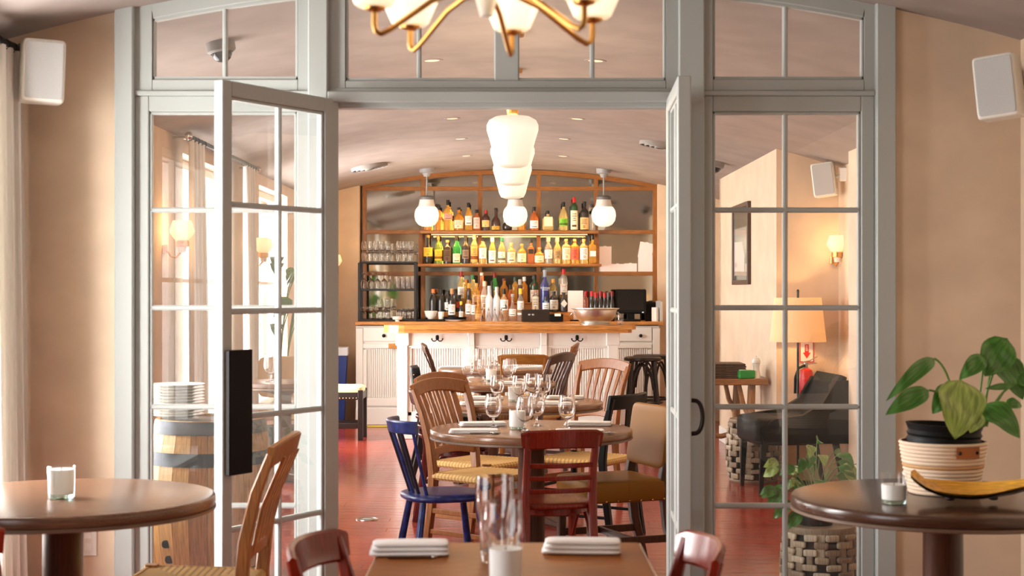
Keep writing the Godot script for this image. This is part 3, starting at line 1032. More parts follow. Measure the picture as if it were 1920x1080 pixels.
	bottle(886, 515, "back", 12, "sloped", pale, Color(0.82, 0.62, 0.2), Color(0.2, 0.45, 0.25), "clear bottle with green foil neck and round gold label on the counter", [0.2, 0.45], 1)
	bottle(903, 511, "back", 15, "round", rust, null, Color(0.85, 0.8, 0.75), "dark amber decanter with a glass stopper in the back row of the counter")
	bottle(927, 511, "back", 13, "sloped", green, Color(0.9, 0.8, 0.55), Color(0.45, 0.05, 0.05), "green bottle with a burgundy foil top in the middle of the counter", [0.1, 0.4], 1)
	bottle(945, 522, "back", 15, "squat", honey, null, Color(0.4, 0.1, 0.08), "round shouldered amber bottle behind the white label with a black brush mark")
	bottle(966, 519, "back", 15, "shouldered", amber, null, Color(0.1, 0.22, 0.18), "amber bottle with clear shoulders and dark green cap on the counter")
	bottle(983, 519, "back", 13, "shouldered", honey, null, Color(0.8, 0.8, 0.8), "amber bottle with a glass stopper left of the green gin bottle")
	var gin := bottle(1002, 515, "back", 16.5, "shouldered", bottle_green, white, Color(0.08, 0.1, 0.08), "green gin bottle with a white label and red seal on the counter", [0.02, 0.45])
	obj("seal", Mb.new().blob(V(0, 0.195, 0.048), V(0.022, 0.022, 0.006), 0.8, 1.0), mat(Color(0.6, 0.08, 0.05), 0.5), gin)
	var blue := bottle(1021.5, 506, "step", 16.5, "shouldered", mat(Color(0.03, 0.12, 0.42), 0.08, 0.0, {"clearcoat_enabled": true}), null, Color(0.5, 0.55, 0.62), "tall blue gin bottle with white lettering on the counter")
	lettering(blue, "Bombay", 0.026, V(0, 0.26, 0.049), Color(0.9, 0.92, 0.95))
	lettering(blue, "SAPPHIRE", 0.014, V(0, 0.238, 0.049), Color(0.9, 0.92, 0.95))
	bottle(1037, 523, "back", 14.5, "shouldered", pale, Color(0.93, 0.9, 0.86), Color(0.85, 0.6, 0.25), "pale bottle with a fat golden cork behind the brown apothecary bottle", [0.15, 0.5])
	var bee := bottle(1056.5, 504, "back", 14.5, "tall", clear, white, Color(0.75, 0.1, 0.08), "clear gin bottle with red collar and white red-lettered label on the counter", [0.05, 0.55], 2)
	lettering(bee, "BEEFEATER", 0.013, V(0, 0.19, 0.045), Color(0.7, 0.08, 0.06))
	# middle step
	bottle(812, 542, "step", 16, "sloped", dark, null, Color(0.85, 0.45, 0.2), "syrup bottle with dark filling and orange cap behind the white bowl")
	bottle(827, 543, "step", 15, "sloped", dark, null, blk, "syrup bottle with dark filling and black cap behind the white cup")
	bottle(840, 545, "step", 13, "shouldered", dark, white, blk, "black vermouth bottle with white label left of the corked one", [0.1, 0.45])
	bottle(847, 541, "front", 14, "shouldered", dark, white, cork, "black bottle with a pale cork and white label on the counter tray", [0.2, 0.52])
	bottle(853, 542, "step", 9, "tall", dark, null, blk, "slim black bottle right of the corked black bottle")
	bottle(861, 553, "step", 12, "shouldered", dark, Color(0.85, 0.3, 0.25), blk, "small dark bottle with a red and white round label", [0.25, 0.6], 1)
	bottle(879, 531, "step", 9, "tall", brown, Color(0.9, 0.65, 0.15), Color(0.8, 0.55, 0.15), "narrow bottle with a gold sleeve on its neck on the counter step", [0.1, 0.4])
	bottle(893, 531, "step", 15, "flask", amber, Color(0.9, 0.68, 0.45), Color(0.85, 0.6, 0.3), "broad amber bottle with gilt lettering on the counter step", [0.2, 0.6], 2)
	bottle(908, 527, "step", 15, "sloped", Color(1.0, 0.93, 0.88), Color(0.96, 0.9, 0.84), Color(0.9, 0.8, 0.7), "creamy white bottle with a pink seal on the counter step", [0.1, 0.55], 1)
	bottle(922, 527, "step", 8, "tall", dark, null, blk, "thin dark bottle between the two frosted bottles")
	bottle(957, 534, "step", 12, "shouldered", rust, null, blk, "russet bottle with black pourer behind the small white labelled one")
	bottle(975, 524, "step", 11, "tall", brown, null, Color(0.6, 0.6, 0.6), "dark narrow bottle with a steel pourer behind the yellow-necked one")
	bottle(1004, 544, "step", 13.5, "flask", clear, Color(0.9, 0.87, 0.8), Color(0.75, 0.5, 0.4), "clear squarish bottle with a pale arched label before the green gin", [0.03, 0.7], 1)
	bottle(1023.5, 556, "front", 13.5, "shouldered", Color(0.82, 0.95, 0.97), Color(0.88, 0.92, 0.92), Color(0.2, 0.2, 0.2), "aqua glass bottle with a pale blue label in front of the blue gin", [0.1, 0.75], 1)
	bottle(1039, 546, "step", 16.5, "flask", dark, Color(0.85, 0.83, 0.8), blk, "dark brown apothecary bottle with square white label", [0.12, 0.58], 1)
	var ap := bottle(1057, 548, "step", 17, "flask", dark, null, blk, "black apothecary bottle with a diamond label")
	obj("label", Mb.new().prism(PackedVector2Array([V2(-0.036, 0.09), V2(0, 0.048), V2(0.036, 0.09), V2(0, 0.135)]), 0.002, Transform3D(Basis(), V(0, 0, 0.0505))), mat(Color(0.88, 0.87, 0.82), 0.6), ap)
	# front row
	bottle(864.5, 565, "front", 8.5, "shouldered", dark, white, yellow, "little dark bitters bottle with a yellow cap and white label", [0.1, 0.5])
	bottle(878, 553, "front", 11, "shouldered", clear, white, blk, "clear bottle with white label and black cap in the front row", [0.28, 0.66], 0)
	bottle(887.5, 556, "front", 8.5, "shouldered", clear, white, null, "narrow clear bottle with white label in the front row", [0.28, 0.66], 0)
	bottle(897, 556, "front", 13, "round", amber, Color(0.85, 0.65, 0.4), cork, "bell shaped amber bottle in the front row of the counter", [0.1, 0.3])
	bottle(917, 536, "front", 14, "shouldered", frost, null, Color(0.75, 0.75, 0.78), "frosted vodka bottle with silver neck, left one of two")
	bottle(931, 538, "front", 13.5, "shouldered", frost, null, Color(0.75, 0.75, 0.78), "frosted vodka bottle with dark lettering, right one of two")
	var kan := bottle(945, 541, "front", 16, "shouldered", Color(1.0, 0.88, 0.72), white, blk, "whisky bottle with a black brush mark on its white label", [0.34, 0.66], 0)
	obj("brush_mark", Mb.new().sweep([V(0.008, 0.17, 0.048), V(0.022, 0.172, 0.045)], V(0, 1, 0), 0.006, 0.003, 0.0).sweep([V(0.013, 0.19, 0.048), V(0.010, 0.15, 0.048)], V(1, 0, 0), 0.005, 0.003, 0.0).sweep([V(0.011, 0.168, 0.048), V(0.028, 0.148, 0.044)], V(1, 1, 0), 0.005, 0.003, 0.0).sweep([V(0.024, 0.165, 0.045), V(0.026, 0.146, 0.044)], V(1, 0, 0), 0.004, 0.003, 0.0), M.black, kan)
	bottle(961, 551, "front", 15, "round", clear, white, Color(0.6, 0.6, 0.62), "clear cone shouldered bottle with white label and steel pourer", [0.2, 0.45], 0)
	bottle(976, 541, "front", 13, "shouldered", clear, white, yellow, "clear bottle with a yellow neck sleeve and white label", [0.2, 0.62], 2)
	var nm := ["left of the frosted bottles", "below the left frosted bottle", "below the right frosted bottle", "below the brush-marked label"]
	for k in 4:
		var px: float = [905, 916.5, 928, 940][k]
		var o := thing("cruet", "tiny clear dasher cruet %s" % nm[k], "cruet", V(X(px, 16.53), 1.10, -16.53), 0.0, "dasher cruets on the counter")
		obj("flask", Mb.new().lathe([V2(0, 0.002), V2(0.03, 0), V2(0.033, 0.02), V2(0.02, 0.06), V2(0.009, 0.09), V2(0.009, 0.12), V2(0, 0.121)], 14), solid_glass(Color(1, 1, 1)), o)
		obj("spout", Mb.new().lathe([V2(0.009, 0.12), V2(0.011, 0.125), V2(0.005, 0.135), V2(0.003, 0.165), V2(0, 0.166)], 10), M.steel, o)
	# wine bottles behind the bowl
	var wn := ["leftmost of the red-capped row", "second of the red-capped row", "third of the red-capped row", "fourth of the red-capped row", "fifth of the red-capped row", "beside the till screen"]
	for k in 6:
		bottle([1109.5, 1117, 1126, 1133.5, 1140.5, 1147.5][k], [546, 549, 546, 549, 548, 546][k], "front", 10.5, "sloped", dark, null, [Color(0.75, 0.12, 0.12), Color(0.7, 0.12, 0.16), Color(0.55, 0.1, 0.12), Color(0.72, 0.14, 0.16), Color(0.35, 0.33, 0.33), Color(0.5, 0.14, 0.16)][k], "dark wine bottle with foil cap behind the steel bowl, %s" % wn[k], [0.1, 0.5], 0, "wine bottles behind the bowl")
	bottle(1098, 546, "front", 10, "tall", Color(0.8, 0.5, 0.4), null, Color(0.6, 0.12, 0.12), "clear bottle with red cap between menu card and wine bottles")

func bottle_glass(c: Color) -> StandardMaterial3D:
	# glass with spirit in it: mostly clear, a little cloudy
	c.a = 0.26 if minf(c.r, minf(c.g, c.b)) < 0.9 else 0.12
	return mat(c, 0.04, 0.0, {"refraction_enabled": true, "refraction_scale": 0.04, "transparency": BaseMaterial3D.TRANSPARENCY_ALPHA})

func lettering(o: Node3D, text: String, h: float, pos: Vector3, c: Color) -> void:
	var t := TextMesh.new()
	var f := SystemFont.new()
	f.font_names = PackedStringArray(["Droid Serif"])
	t.font = f
	t.text = text
	t.font_size = 32
	t.pixel_size = h / 32.0
	t.depth = 0.002
	obj("lettering", t, mat(c, 0.5), o, Transform3D(Basis(), pos))

# ---------------------------------------------------------------- glassware
func goblet(label: String, pos: Vector3, group: String, s := 1.0, thick := true) -> Node3D:
	if not tex.has("goblet"):
		tex["goblet"] = [Mb.new().lathe([V2(0.003, 0.044), V2(0.018, 0.048), V2(0.034, 0.064), V2(0.0425, 0.09), V2(0.0435, 0.108), V2(0.0405, 0.138), V2(0.0365, 0.165)], 28).mesh(),
			Mb.new().lathe([V2(0.0, 0.044), V2(0.018, 0.0475), V2(0.034, 0.064), V2(0.0425, 0.09), V2(0.0435, 0.108), V2(0.0405, 0.138), V2(0.0370, 0.165), V2(0.0358, 0.166), V2(0.0350, 0.165), V2(0.0387, 0.138), V2(0.0417, 0.108), V2(0.0407, 0.09), V2(0.0324, 0.0655), V2(0.017, 0.0505), V2(0.0, 0.048)], 32).mesh(),
			Mb.new().lathe([V2(0, 0.001), V2(0.034, 0), V2(0.034, 0.002), V2(0.014, 0.006), V2(0.0065, 0.012), V2(0.0045, 0.025), V2(0.006, 0.038), V2(0.011, 0.044), V2(0.0, 0.048)], 24).mesh(),
			Mb.new().lathe([V2(0.0360, 0.1645), V2(0.0372, 0.1645), V2(0.0372, 0.1662), V2(0.0360, 0.1662), V2(0.0360, 0.1645)], 28).mesh()]
	var o := thing("wine_glass", label, "glass", pos, 0.0, group)
	o.scale = Vector3.ONE * s
	# the far glasses are single sheets: light may not pass more than a dozen thick walls in a row
	obj("bowl", tex["goblet"][1 if thick else 0], M.solid if thick else M.clear, o)
	obj("stem", tex["goblet"][2], M.solid, o)
	if not thick:
		obj("rim", tex["goblet"][3], M.solid, o)
	return o

func votive(label: String, pos: Vector3, s := 1.0, group := "", fill := 0.080) -> Node3D:
	var o := thing("votive_candle", label, "candle", pos, 0.0, group)
	obj("cup", Mb.new().lathe([V2(0, 0.001), V2(0.034 * s, 0), V2(0.0365 * s, 0.004), V2(0.038 * s, 0.088 * s), V2(0.0365 * s, 0.0895 * s)], 28), M.clear, o)
	obj("base", Mb.new().lathe([V2(0, 0.0015), V2(0.033 * s, 0.0015), V2(0.034 * s, 0.010 * s), V2(0, 0.010 * s)], 24), solid_glass(Color(0.8, 0.95, 0.92)), o)
	obj("wax", Mb.new().lathe([V2(0, 0.012 * s), V2(0.0345 * s, 0.012 * s), V2(0.0362 * s, fill * s), V2(0.02 * s, (fill - 0.003) * s), V2(0, (fill - 0.004) * s)], 24), M.wax, o)
	obj("wick", Mb.new().tube([V(0, (fill - 0.004) * s, 0), V(0.001, (fill + 0.004) * s, 0)], 0.0012, 6), M.black, o)
	return o

func napkin(label: String, pos: Vector3, yaw: float, group: String, s := V(0.21, 0.012, 0.11)) -> Node3D:
	var o := thing("napkin", label, "napkin", pos, yaw, group)
	for k in 3:
		obj("fold", Mb.new().blob(V(0.002 * k, s.y * (0.16 + 0.33 * k), -0.003 * k), V(s.x - 0.004 * k, s.y * 0.40, s.z - 0.006 * k), 0.75, 0.16, Transform3D(), 32, 8), M.cloth, o)
	return o

func tiny_glass(key: String) -> ArrayMesh:
	if tex.has(key):
		return tex[key]
	var p := []
	match key:
		"stemless":
			p = [V2(0, 0.0), V2(0.018, 0.0), V2(0.03, 0.012), V2(0.0335, 0.04), V2(0.031, 0.075), V2(0.026, 0.108), V2(0.0245, 0.108), V2(0.0293, 0.075), V2(0.0317, 0.04), V2(0.028, 0.014), V2(0.016, 0.006), V2(0, 0.006)]
		"stemless_down":
			p = [V2(0, 0.102), V2(0.016, 0.102), V2(0.028, 0.094), V2(0.0317, 0.068), V2(0.0293, 0.033), V2(0.0245, 0.0), V2(0.026, 0.0), V2(0.031, 0.033), V2(0.0335, 0.068), V2(0.03, 0.096), V2(0.018, 0.108), V2(0, 0.108)]
		"tumbler":
			p = [V2(0, 0.0), V2(0.027, 0.0), V2(0.03, 0.005), V2(0.034, 0.13), V2(0.0322, 0.13), V2(0.0282, 0.012), V2(0, 0.012)]
		"stem_down":
			p = [V2(0, 0.100), V2(0.012, 0.096), V2(0.032, 0.077), V2(0.0362, 0.05), V2(0.0312, 0.0), V2(0.033, 0.0), V2(0.038, 0.05), V2(0.034, 0.08), V2(0.012, 0.103), V2(0.005, 0.113), V2(0.0045, 0.15), V2(0.012, 0.160), V2(0.034, 0.166), V2(0.034, 0.168), V2(0, 0.168)]
		"coupe":
			p = [V2(0, 0.0), V2(0.032, 0), V2(0.03, 0.003), V2(0.006, 0.01), V2(0.0045, 0.06), V2(0.02, 0.073), V2(0.044, 0.10), V2(0.046, 0.13), V2(0.0444, 0.13), V2(0.0422, 0.102), V2(0.018, 0.077), V2(0, 0.073)]
	tex[key] = Mb.new().lathe(p, 20).mesh()
	return tex[key]

func fittings() -> void:
	# black wire rack of glasses at the left end of the counter
	var z := -16.72
	var o := thing("glass_rack", "black steel rack of glasses at the left end of the counter", "rack", V(0, 1.10, z))
	var d := 16.62
	var xa := X(674, d)
	var xb := X(779, d)
	for x in [xa, xb]:
		for zz in [0.12, -0.12]:
			obj("post", bx(V(x, 0.315, zz), V(0.028, 0.63, 0.028), 0.003), M.black_metal, o)
	var hs := [0.015, Y(542.5, d) - 1.1, Y(491, d) - 1.1]
	for h in hs:
		obj("shelf", bx(V((xa + xb) / 2, h - 0.006, 0), V(xb - xa, 0.022, 0.26), 0.003), M.black_metal, o)
	var gl := func(kind: String, px: float, y: float, zz: float, label: String, grp: String):
		var g := obj("drinking_glass", tiny_glass(kind), M.solid, self, Transform3D(Basis(), V(X(px, d), 1.1 + y, z + zz)))
		tag(g, label, "glass", grp)
	var nth := ["first", "second", "third", "fourth", "fifth"]
	var ws := func(r, k): return "%s from the left" % nth[k]
	for r in 1:
		var zz: float = 0.05
		for k in 5:
			gl.call("stemless_down", 682.5 + 11 * k + 3 * r, hs[2] + 0.006, zz, "upturned tumbler, %s, lower layer of the left rack-top stack" % ws.call(r, k), "lower left stack on the rack top")
			gl.call("stemless", 682.5 + 11 * k + 3 * r, hs[2] + 0.116, zz, "upright tumbler, %s, upper layer of the left rack-top stack" % ws.call(r, k), "upper left stack on the rack top")
		for k in 3:
			gl.call("stemless_down", 748 + 11 * k + 2 * r, hs[2] + 0.006, zz, "upturned tumbler, %s, lower layer of the right rack-top stack" % ws.call(r, k), "lower right stack on the rack top")
			gl.call("stemless", 748 + 11 * k + 2 * r, hs[2] + 0.116, zz, "upright tumbler, %s, upper layer of the right rack-top stack" % ws.call(r, k), "upper right stack on the rack top")
	for k in 4:
		gl.call("stem_down", 682 + 12.5 * k, hs[1] + 0.006, 0.05, "upturned stem glass on the middle rack level, %s from the left" % nth[k], "upturned stem glasses on the rack")
	for k in 4:
		gl.call("tumbler", 745 + 9.5 * k, hs[1] + 0.006, 0.05, "straight tall tumbler on the middle rack level, %s from the left" % nth[k], "straight tumblers on the rack")
	for k in 3:
		gl.call("coupe", 682 + 11.5 * k, hs[0] + 0.006, 0.05, "coupe glass on the bottom rack level, %s from the left" % nth[k], "coupes at the bottom of the rack")
	for k in 2:
		gl.call("stemless_down", 712 + 14 * k, hs[0] + 0.006, 0.05, "upturned tumbler, %s of two at the bottom middle of the rack" % nth[k], "bottom middle tumblers of the rack")
		gl.call("stemless", 712 + 14 * k, hs[0] + 0.116, 0.05, "upright tumbler stacked %s of two at the bottom middle of the rack" % nth[k], "bottom middle upper tumblers of the rack")
	for k in 4:
		gl.call("stemless_down", 748 + 9 * k, hs[0] + 0.006, 0.02, "upturned tumbler at the bottom right of the rack, %s from the left" % nth[k], "bottom right tumblers of the rack")
	# crockery and trays
	o = thing("bar_mat", "black ribbed rubber bar mat under the white bowl", "mat", V(X(808, 16.6), 1.1, -16.6))
	obj("sheet", bx(V(0, 0.012, 0), V(0.30, 0.024, 0.22), 0.006), M.black, o)
	o = thing("bowl", "round white ceramic bowl on the black bar mat", "bowl", V(X(808, 16.6), 1.125, -16.58))
	obj("shell", Mb.new().lathe([V2(0, 0.002), V2(0.028, 0), V2(0.03, 0.006), V2(0.058, 0.035), V2(0.071, 0.088), V2(0.067, 0.088), V2(0.05, 0.035), V2(0, 0.012)], 28), M.ceramic, o)
	o = thing("cup", "white ceramic cup beside the round white bowl", "cup", V(X(827, 16.6), 1.125, -16.60))
	obj("shell", Mb.new().lathe([V2(0, 0.002), V2(0.028, 0), V2(0.036, 0.08), V2(0.033, 0.08), V2(0.025, 0.006), V2(0, 0.006)], 24), M.ceramic, o)
	o = thing("footed_dish", "small footed white dish before the glass rack", "dish", V(X(745, 16.50), 1.1, -16.50))
	obj("dish", Mb.new().lathe([V2(0, 0.001), V2(0.026, 0), V2(0.022, 0.018), V2(0.05, 0.024), V2(0.06, 0.055), V2(0.056, 0.055), V2(0.048, 0.03), V2(0, 0.026)], 24), M.ceramic, o)
	o = thing("serving_tray", "white plate under a black tray on the counter", "tray", V(X(853, 16.56), 1.1, -16.54))
	obj("plate", Mb.new().lathe([V2(0, 0.002), V2(0.07, 0), V2(0.11, 0.018), V2(0.108, 0.021), V2(0.06, 0.008), V2(0, 0.008)], 28), M.ceramic, o)
	obj("tray", Mb.new().lathe([V2(0, 0.022), V2(0.118, 0.022), V2(0.125, 0.05), V2(0.12, 0.05), V2(0.112, 0.028), V2(0, 0.028)], 28), M.black, o)
	o = thing("storage_box", "long dark wooden box with two small emblems on the counter", "box", V(X(1004, 16.5), 1.1, -16.50), 0.05)
	obj("case", bx(V(0, 0.065, 0), V(0.295, 0.13, 0.12), 0.004), wood(Color(0.16, 0.11, 0.085), 0, 0.4), o)
	for s in [-0.07, -0.03]:
		obj("emblem", Mb.new().blob(V(s, 0.075, 0.061), V(0.026, 0.018, 0.004), 0.6, 1.0), M.grey, o)
	o = thing("receipt_printer", "small black box with a white card on top between box and steel bowl", "printer", V(X(1043, 16.5), 1.1, -16.5))
	obj("case", bx(V(0, 0.042, 0), V(0.145, 0.085, 0.13), 0.008), M.black, o)
	obj("card", bx(V(0.012, 0.096, 0.02), V(0.065, 0.003, 0.05), 0.0), M.paper, o, Transform3D(Basis(Vector3.RIGHT, 0.5), V(0, -0.002, 0.05)))
	o = thing("menu_card", "upright white card with faint text behind the steel bowl", "card", V(X(1079, 16.7), 1.1, -16.72))
	obj("sheet", bx(V(0, 0.17, 0), V(0.165, 0.32, 0.003), 0.0), label_mat(Color(0.95, 0.88, 0.86), 0), o)
	obj("foot", bx(V(0, 0.008, 0), V(0.12, 0.016, 0.06), 0.002), M.black, o)
	# steel bowl on the bar top
	o = thing("steel_bowl", "wide footed steel wine bowl with ring handles on the bar top", "bowl", V(X(1116, 15.05), 1.097, -15.05))
	obj("bowl", Mb.new().lathe([V2(0, 0.004), V2(0.15, 0), V2(0.152, 0.012), V2(0.13, 0.022), V2(0.17, 0.05), V2(0.20, 0.09), V2(0.212, 0.145), V2(0.235, 0.158), V2(0.235, 0.163), V2(0.208, 0.152), V2(0.19, 0.09), V2(0.15, 0.045), V2(0, 0.03)], 40), mat(Color(0.86, 0.85, 0.83), 0.33, 1.0), o)
	for s in [-1, 1]:
		var pts := []
		for k in 13:
			pts.append(V(s * (0.215 + 0.03 * sin(PI * k / 12)), 0.125 - 0.035 * sin(PI * k / 12), 0.035 * cos(PI * k / 12)))
		obj("handle", Mb.new().tube(pts, 0.006, 8), M.steel, o)
	for k in 2:
		o = thing("cube_glass", ["clear square jar right of the steel bowl", "second clear square jar behind the first by the steel bowl"][k], "jar", V(X(1161 + 3 * k, 15.2 + 0.12 * k), 1.097, -15.2 - 0.12 * k))
		obj("jar", bx(V(0, 0.055, 0), V(0.055, 0.11, 0.055), 0.008), M.clear, o)
		obj("bottom", bx(V(0, 0.008, 0), V(0.05, 0.014, 0.05), 0.004), M.solid, o)
	# till
	o = thing("till_screen", "black touch screen till tilted on its stand at the right end of the counter", "till", V(X(1183, 16.6), 1.1, -16.62))
	obj("base", bx(V(0, 0.012, 0), V(0.2, 0.024, 0.2), 0.005), M.black, o)
	obj("neck", bx(V(0, 0.06, -0.02), V(0.08, 0.1, 0.06), 0.005), M.black, o)
	var tilt := Transform3D(Basis(Vector3.RIGHT, -0.12).rotated(Vector3.UP, -0.12), V(0, 0.215, 0))
	obj("case", bx(V(0, 0, -0.02), V(0.33, 0.265, 0.045), 0.012), M.black, o, tilt)
	obj("screen", bx(V(0, 0.008, 0.004), V(0.285, 0.205, 0.004), 0.001), mat(Color(0.02, 0.02, 0.022), 0.12), o, tilt)
	obj("power_light", bx(V(0.13, -0.118, 0.003), V(0.018, 0.008, 0.003), 0.0), glow(Color(0.7, 0.85, 1.0), 0.8), o, tilt)
	obj("rear_display", bx(V(-0.15, 0.19, -0.09), V(0.07, 0.24, 0.03), 0.006), M.black, o)
	o = thing("card_reader", "black device on the counter right behind the till screen", "device", V(X(1222, 16.75), 1.1, -16.78))
	obj("case", bx(V(0, 0.10, 0), V(0.14, 0.2, 0.14), 0.01), M.black, o)
	obj("slot", bx(V(0, 0.205, 0.0), V(0.08, 0.012, 0.03), 0.002), M.black_metal, o)
	for k in 2:
		o = thing("booklet", ["white booklet standing at the right end of the counter", "grey booklet leaning by the right pier"][k], "booklet", V(X([1228, 1236][k], 16.6), 1.1, -16.6), 0.4)
		obj("cover", bx(V(0, [0.075, 0.11][k], 0), V(0.03, [0.15, 0.22][k], 0.1), 0.003), [M.paper, M.grey][k], o)
		obj("pages", bx(V(0.002, [0.073, 0.108][k], 0.004), V(0.024, [0.146, 0.21][k], 0.1), 0.0), M.white, o)
	# papers taped to the mirror
	var pp := [[1134.5, 462, 511, 24, 0.0, "white sheet taped to the mirror beside the lower shelf end"], [1158, 495, 511, 24, 0.0, "low white slip taped to the mirror, second from the left"], [1182, 494, 511, 24, 0.0, "low white slip taped to the mirror, third from the left"], [1210, 478, 511, 27, 0.0, "white sheet taped to the mirror at the right edge"], [1211, 455, 484, 26, -0.18, "tilted white sheet taped highest on the mirror"]]
	for p in pp:
		var dd := 17.075
		o = thing("paper_sheet", p[5], "paper", V(X(p[0], dd), (Y(p[1], dd) + Y(p[2], dd)) / 2, -dd - (0.0 if p[4] == 0.0 else 0.002)), 0.0, "papers on the mirror")
		obj("sheet", bx(Vector3.ZERO, V(p[3] * dd / F, (p[2] - p[1]) * dd / F, 0.0016), 0.0), label_mat(Color(0.96, 0.88, 0.88), 0), o)
		obj("tape", bx(V(0, (p[2] - p[1]) * dd / F / 2, 0.0012), V(0.03, 0.012, 0.001), 0.0), M.paper, o)
		o.rotation.z = p[4]
	# globe lamps over the bar
	var gp := [[800, 16.3, "left"], [966, 16.3, "middle"], [1132, 16.3, "right"]]
	for g in gp:
		var x := X(g[0], g[1])
		var o2 := thing("globe_lamp", "white glass globe lamp on a grey rod over the bar, the %s one" % g[2], "lamp", V(x, 0, -g[1]), 0.0, "globe lamps over the bar")
		var yc := Y(404, g[1])
		var top := vault(x)
		obj("canopy", Mb.new().lathe([V2(0.03, top - 0.085), V2(0.045, top - 0.05), V2(0.075, top - 0.04), V2(0.08, top + 0.01)], 24), M.grey, o2)
		obj("rod", Mb.new().tube([V(0, yc + 0.19, 0), V(0, top - 0.05, 0)], 0.008, 10), M.grey, o2)
		obj("cap", Mb.new().lathe([V2(0.077, yc + 0.165), V2(0.08, yc + 0.17), V2(0.08, yc + 0.195), V2(0.06, yc + 0.205), V2(0, yc + 0.207)], 28), mat(Color(0.42, 0.41, 0.40), 0.5), o2)
		obj("neck", Mb.new().lathe([V2(0.095, yc + 0.09), V2(0.085, yc + 0.115), V2(0.075, yc + 0.165), V2(0, yc + 0.166)], 28), M.ceramic, o2)
		obj("globe", Mb.new().lathe([V2(0, yc - 0.122), V2(0.05, yc - 0.116), V2(0.09, yc - 0.095), V2(0.118, yc - 0.055), V2(0.129, yc - 0.005), V2(0.124, yc + 0.04), V2(0.112, yc + 0.07), V2(0.095, yc + 0.09)], 32), shade_glow(Color(1.0, 0.95, 0.87), 1.1, 0.8, 1.0), o2)
		omni(o2, V(0, yc, 0), 0.5, WARM, 0.09)
	# the three large pendants over the tables
	var ps := [[8.0, "nearest"], [9.35, "middle"], [10.7, "farthest"]]
	for p in ps:
		var o3 := thing("pendant_lamp", "large milk glass pendant with brass cap, %s of three over the tables" % p[1], "lamp", V(X(961, 8.0), 0, -p[0]), 0.0, "milk glass pendants")
		var b := 2.065
		var r := 0.134
		obj("shade", Mb.new().lathe([V2(0, b), V2(0.05, b + 0.002), V2(0.078, b + 0.012), V2(0.092, b + 0.04), V2(0.104, b + 0.09), V2(0.120, b + 0.15), V2(r, b + 0.195), V2(r, b + 0.222), V2(0.122, b + 0.246), V2(0.09, b + 0.264), V2(0.04, b + 0.27)], 36), shade_glow(Color(1.0, 0.94, 0.84), 0.92, 0.62), o3)
		obj("cap", Mb.new().lathe([V2(0.024, b + 0.266), V2(0.027, b + 0.27), V2(0.034, b + 0.318), V2(0.02, b + 0.325), V2(0.006, b + 0.34)], 20), M.brass, o3)
		obj("rod", Mb.new().tube([V(0, b + 0.33, 0), V(0, 2.76, 0)], 0.006, 10), M.brass, o3)
		obj("canopy", Mb.new().lathe([V2(0.012, 2.73), V2(0.06, 2.745), V2(0.062, 2.775)], 24), M.brass, o3)
		omni(o3, V(0, b + 0.15, 0), 0.42, WARM, 0.1)
	# recessed spots in the vault
	var sp := [[-0.46, 8.9], [0.48, 8.9], [-0.46, 10.4], [0.46, 10.4], [-0.46, 11.9], [0.5, 11.9], [-0.45, 13.5], [0.45, 13.5], [-0.45, 15.2], [0.5, 15.2]]
	var names := ["left spot over the first table", "right spot over the first table", "left spot over the second table", "right spot over the second table", "left spot over the third table", "right spot over the third table", "left spot over the fourth table", "right spot over the fourth table", "left spot nearest the bar", "right spot nearest the bar"]
	for k in sp.size():
		var x: float = sp[k][0]
		var yy := vault(x)
		var o4 := thing("ceiling_spot", "small recessed ceiling light in the vault, %s" % names[k], "ceiling light", V(x, yy, -sp[k][1]), 0.0, "recessed ceiling lights")
		o4.rotation.z = -2 * x / 15.0
		obj("trim_ring", Mb.new().lathe([V2(0.042, 0.0), V2(0.045, -0.004), V2(0.062, -0.004), V2(0.066, 0.002)], 24), M.ceil, o4)
		obj("lens", Mb.new().lathe([V2(0, -0.002), V2(0.043, -0.002), V2(0.043, 0.002)], 20), glow(Color(1.0, 0.72, 0.42), 1.4), o4)
		var l := SpotLight3D.new()
		l.spot_angle = 52
		l.spot_angle_attenuation = 0.6
		l.spot_range = 30.0
		l.light_energy = 0.45
		l.light_color = WARM
		l.light_size = 0.04
		l.shadow_enabled = true
		l.name = "light"
		o4.add_child(l, true)
		l.position = V(0, -0.012, 0)
		l.rotation.x = -PI / 2
	# round vents and dome cameras
	for q in [[-1.386, 15.0, 0.18, "round white ceiling air vent near the left end of the bar"], [1.25, 13.0, 0.18, "round ceiling air vent beside the right door leaf"]]:
		var ov := thing("air_vent", q[3], "vent", V(q[0], vault(q[0]), -q[1]))
		ov.rotation.z = -2 * q[0] / 15.0
		for k in 4:
			var r2: float = q[2] * (1.0 - 0.24 * k)
			obj("ring", Mb.new().lathe([V2(r2 - 0.015, -0.03 - 0.004 * k), V2(r2 - 0.003, -0.034 - 0.003 * k), V2(r2, -0.016), V2(r2, 0.01)], 28), M.vent, ov)
		obj("duct", Mb.new().lathe([V2(0, -0.008), V2(q[2] * 0.98, -0.008)], 28), M.black, ov)
	for q in [[-1.417, 7.5, "dome security camera on the ceiling behind the left transom light"], [1.79, 13.5, "dome security camera on the ceiling above the framed menu"]]:
		var oc := thing("security_camera", q[2], "camera", V(q[0], vault(q[0]), -q[1]))
		oc.rotation.z = -2 * q[0] / 15.0
		obj("mount", Mb.new().lathe([V2(0.055, -0.055), V2(0.07, -0.045), V2(0.072, 0.01)], 28), mat(Color(0.5, 0.47, 0.45), 0.5), oc)
		obj("dome", Mb.new().lathe([V2(0, -0.10), V2(0.02, -0.098), V2(0.038, -0.085), V2(0.048, -0.066), V2(0.05, -0.05)], 24), mat(Color(0.2, 0.2, 0.22), 0.08, 0.6), oc)

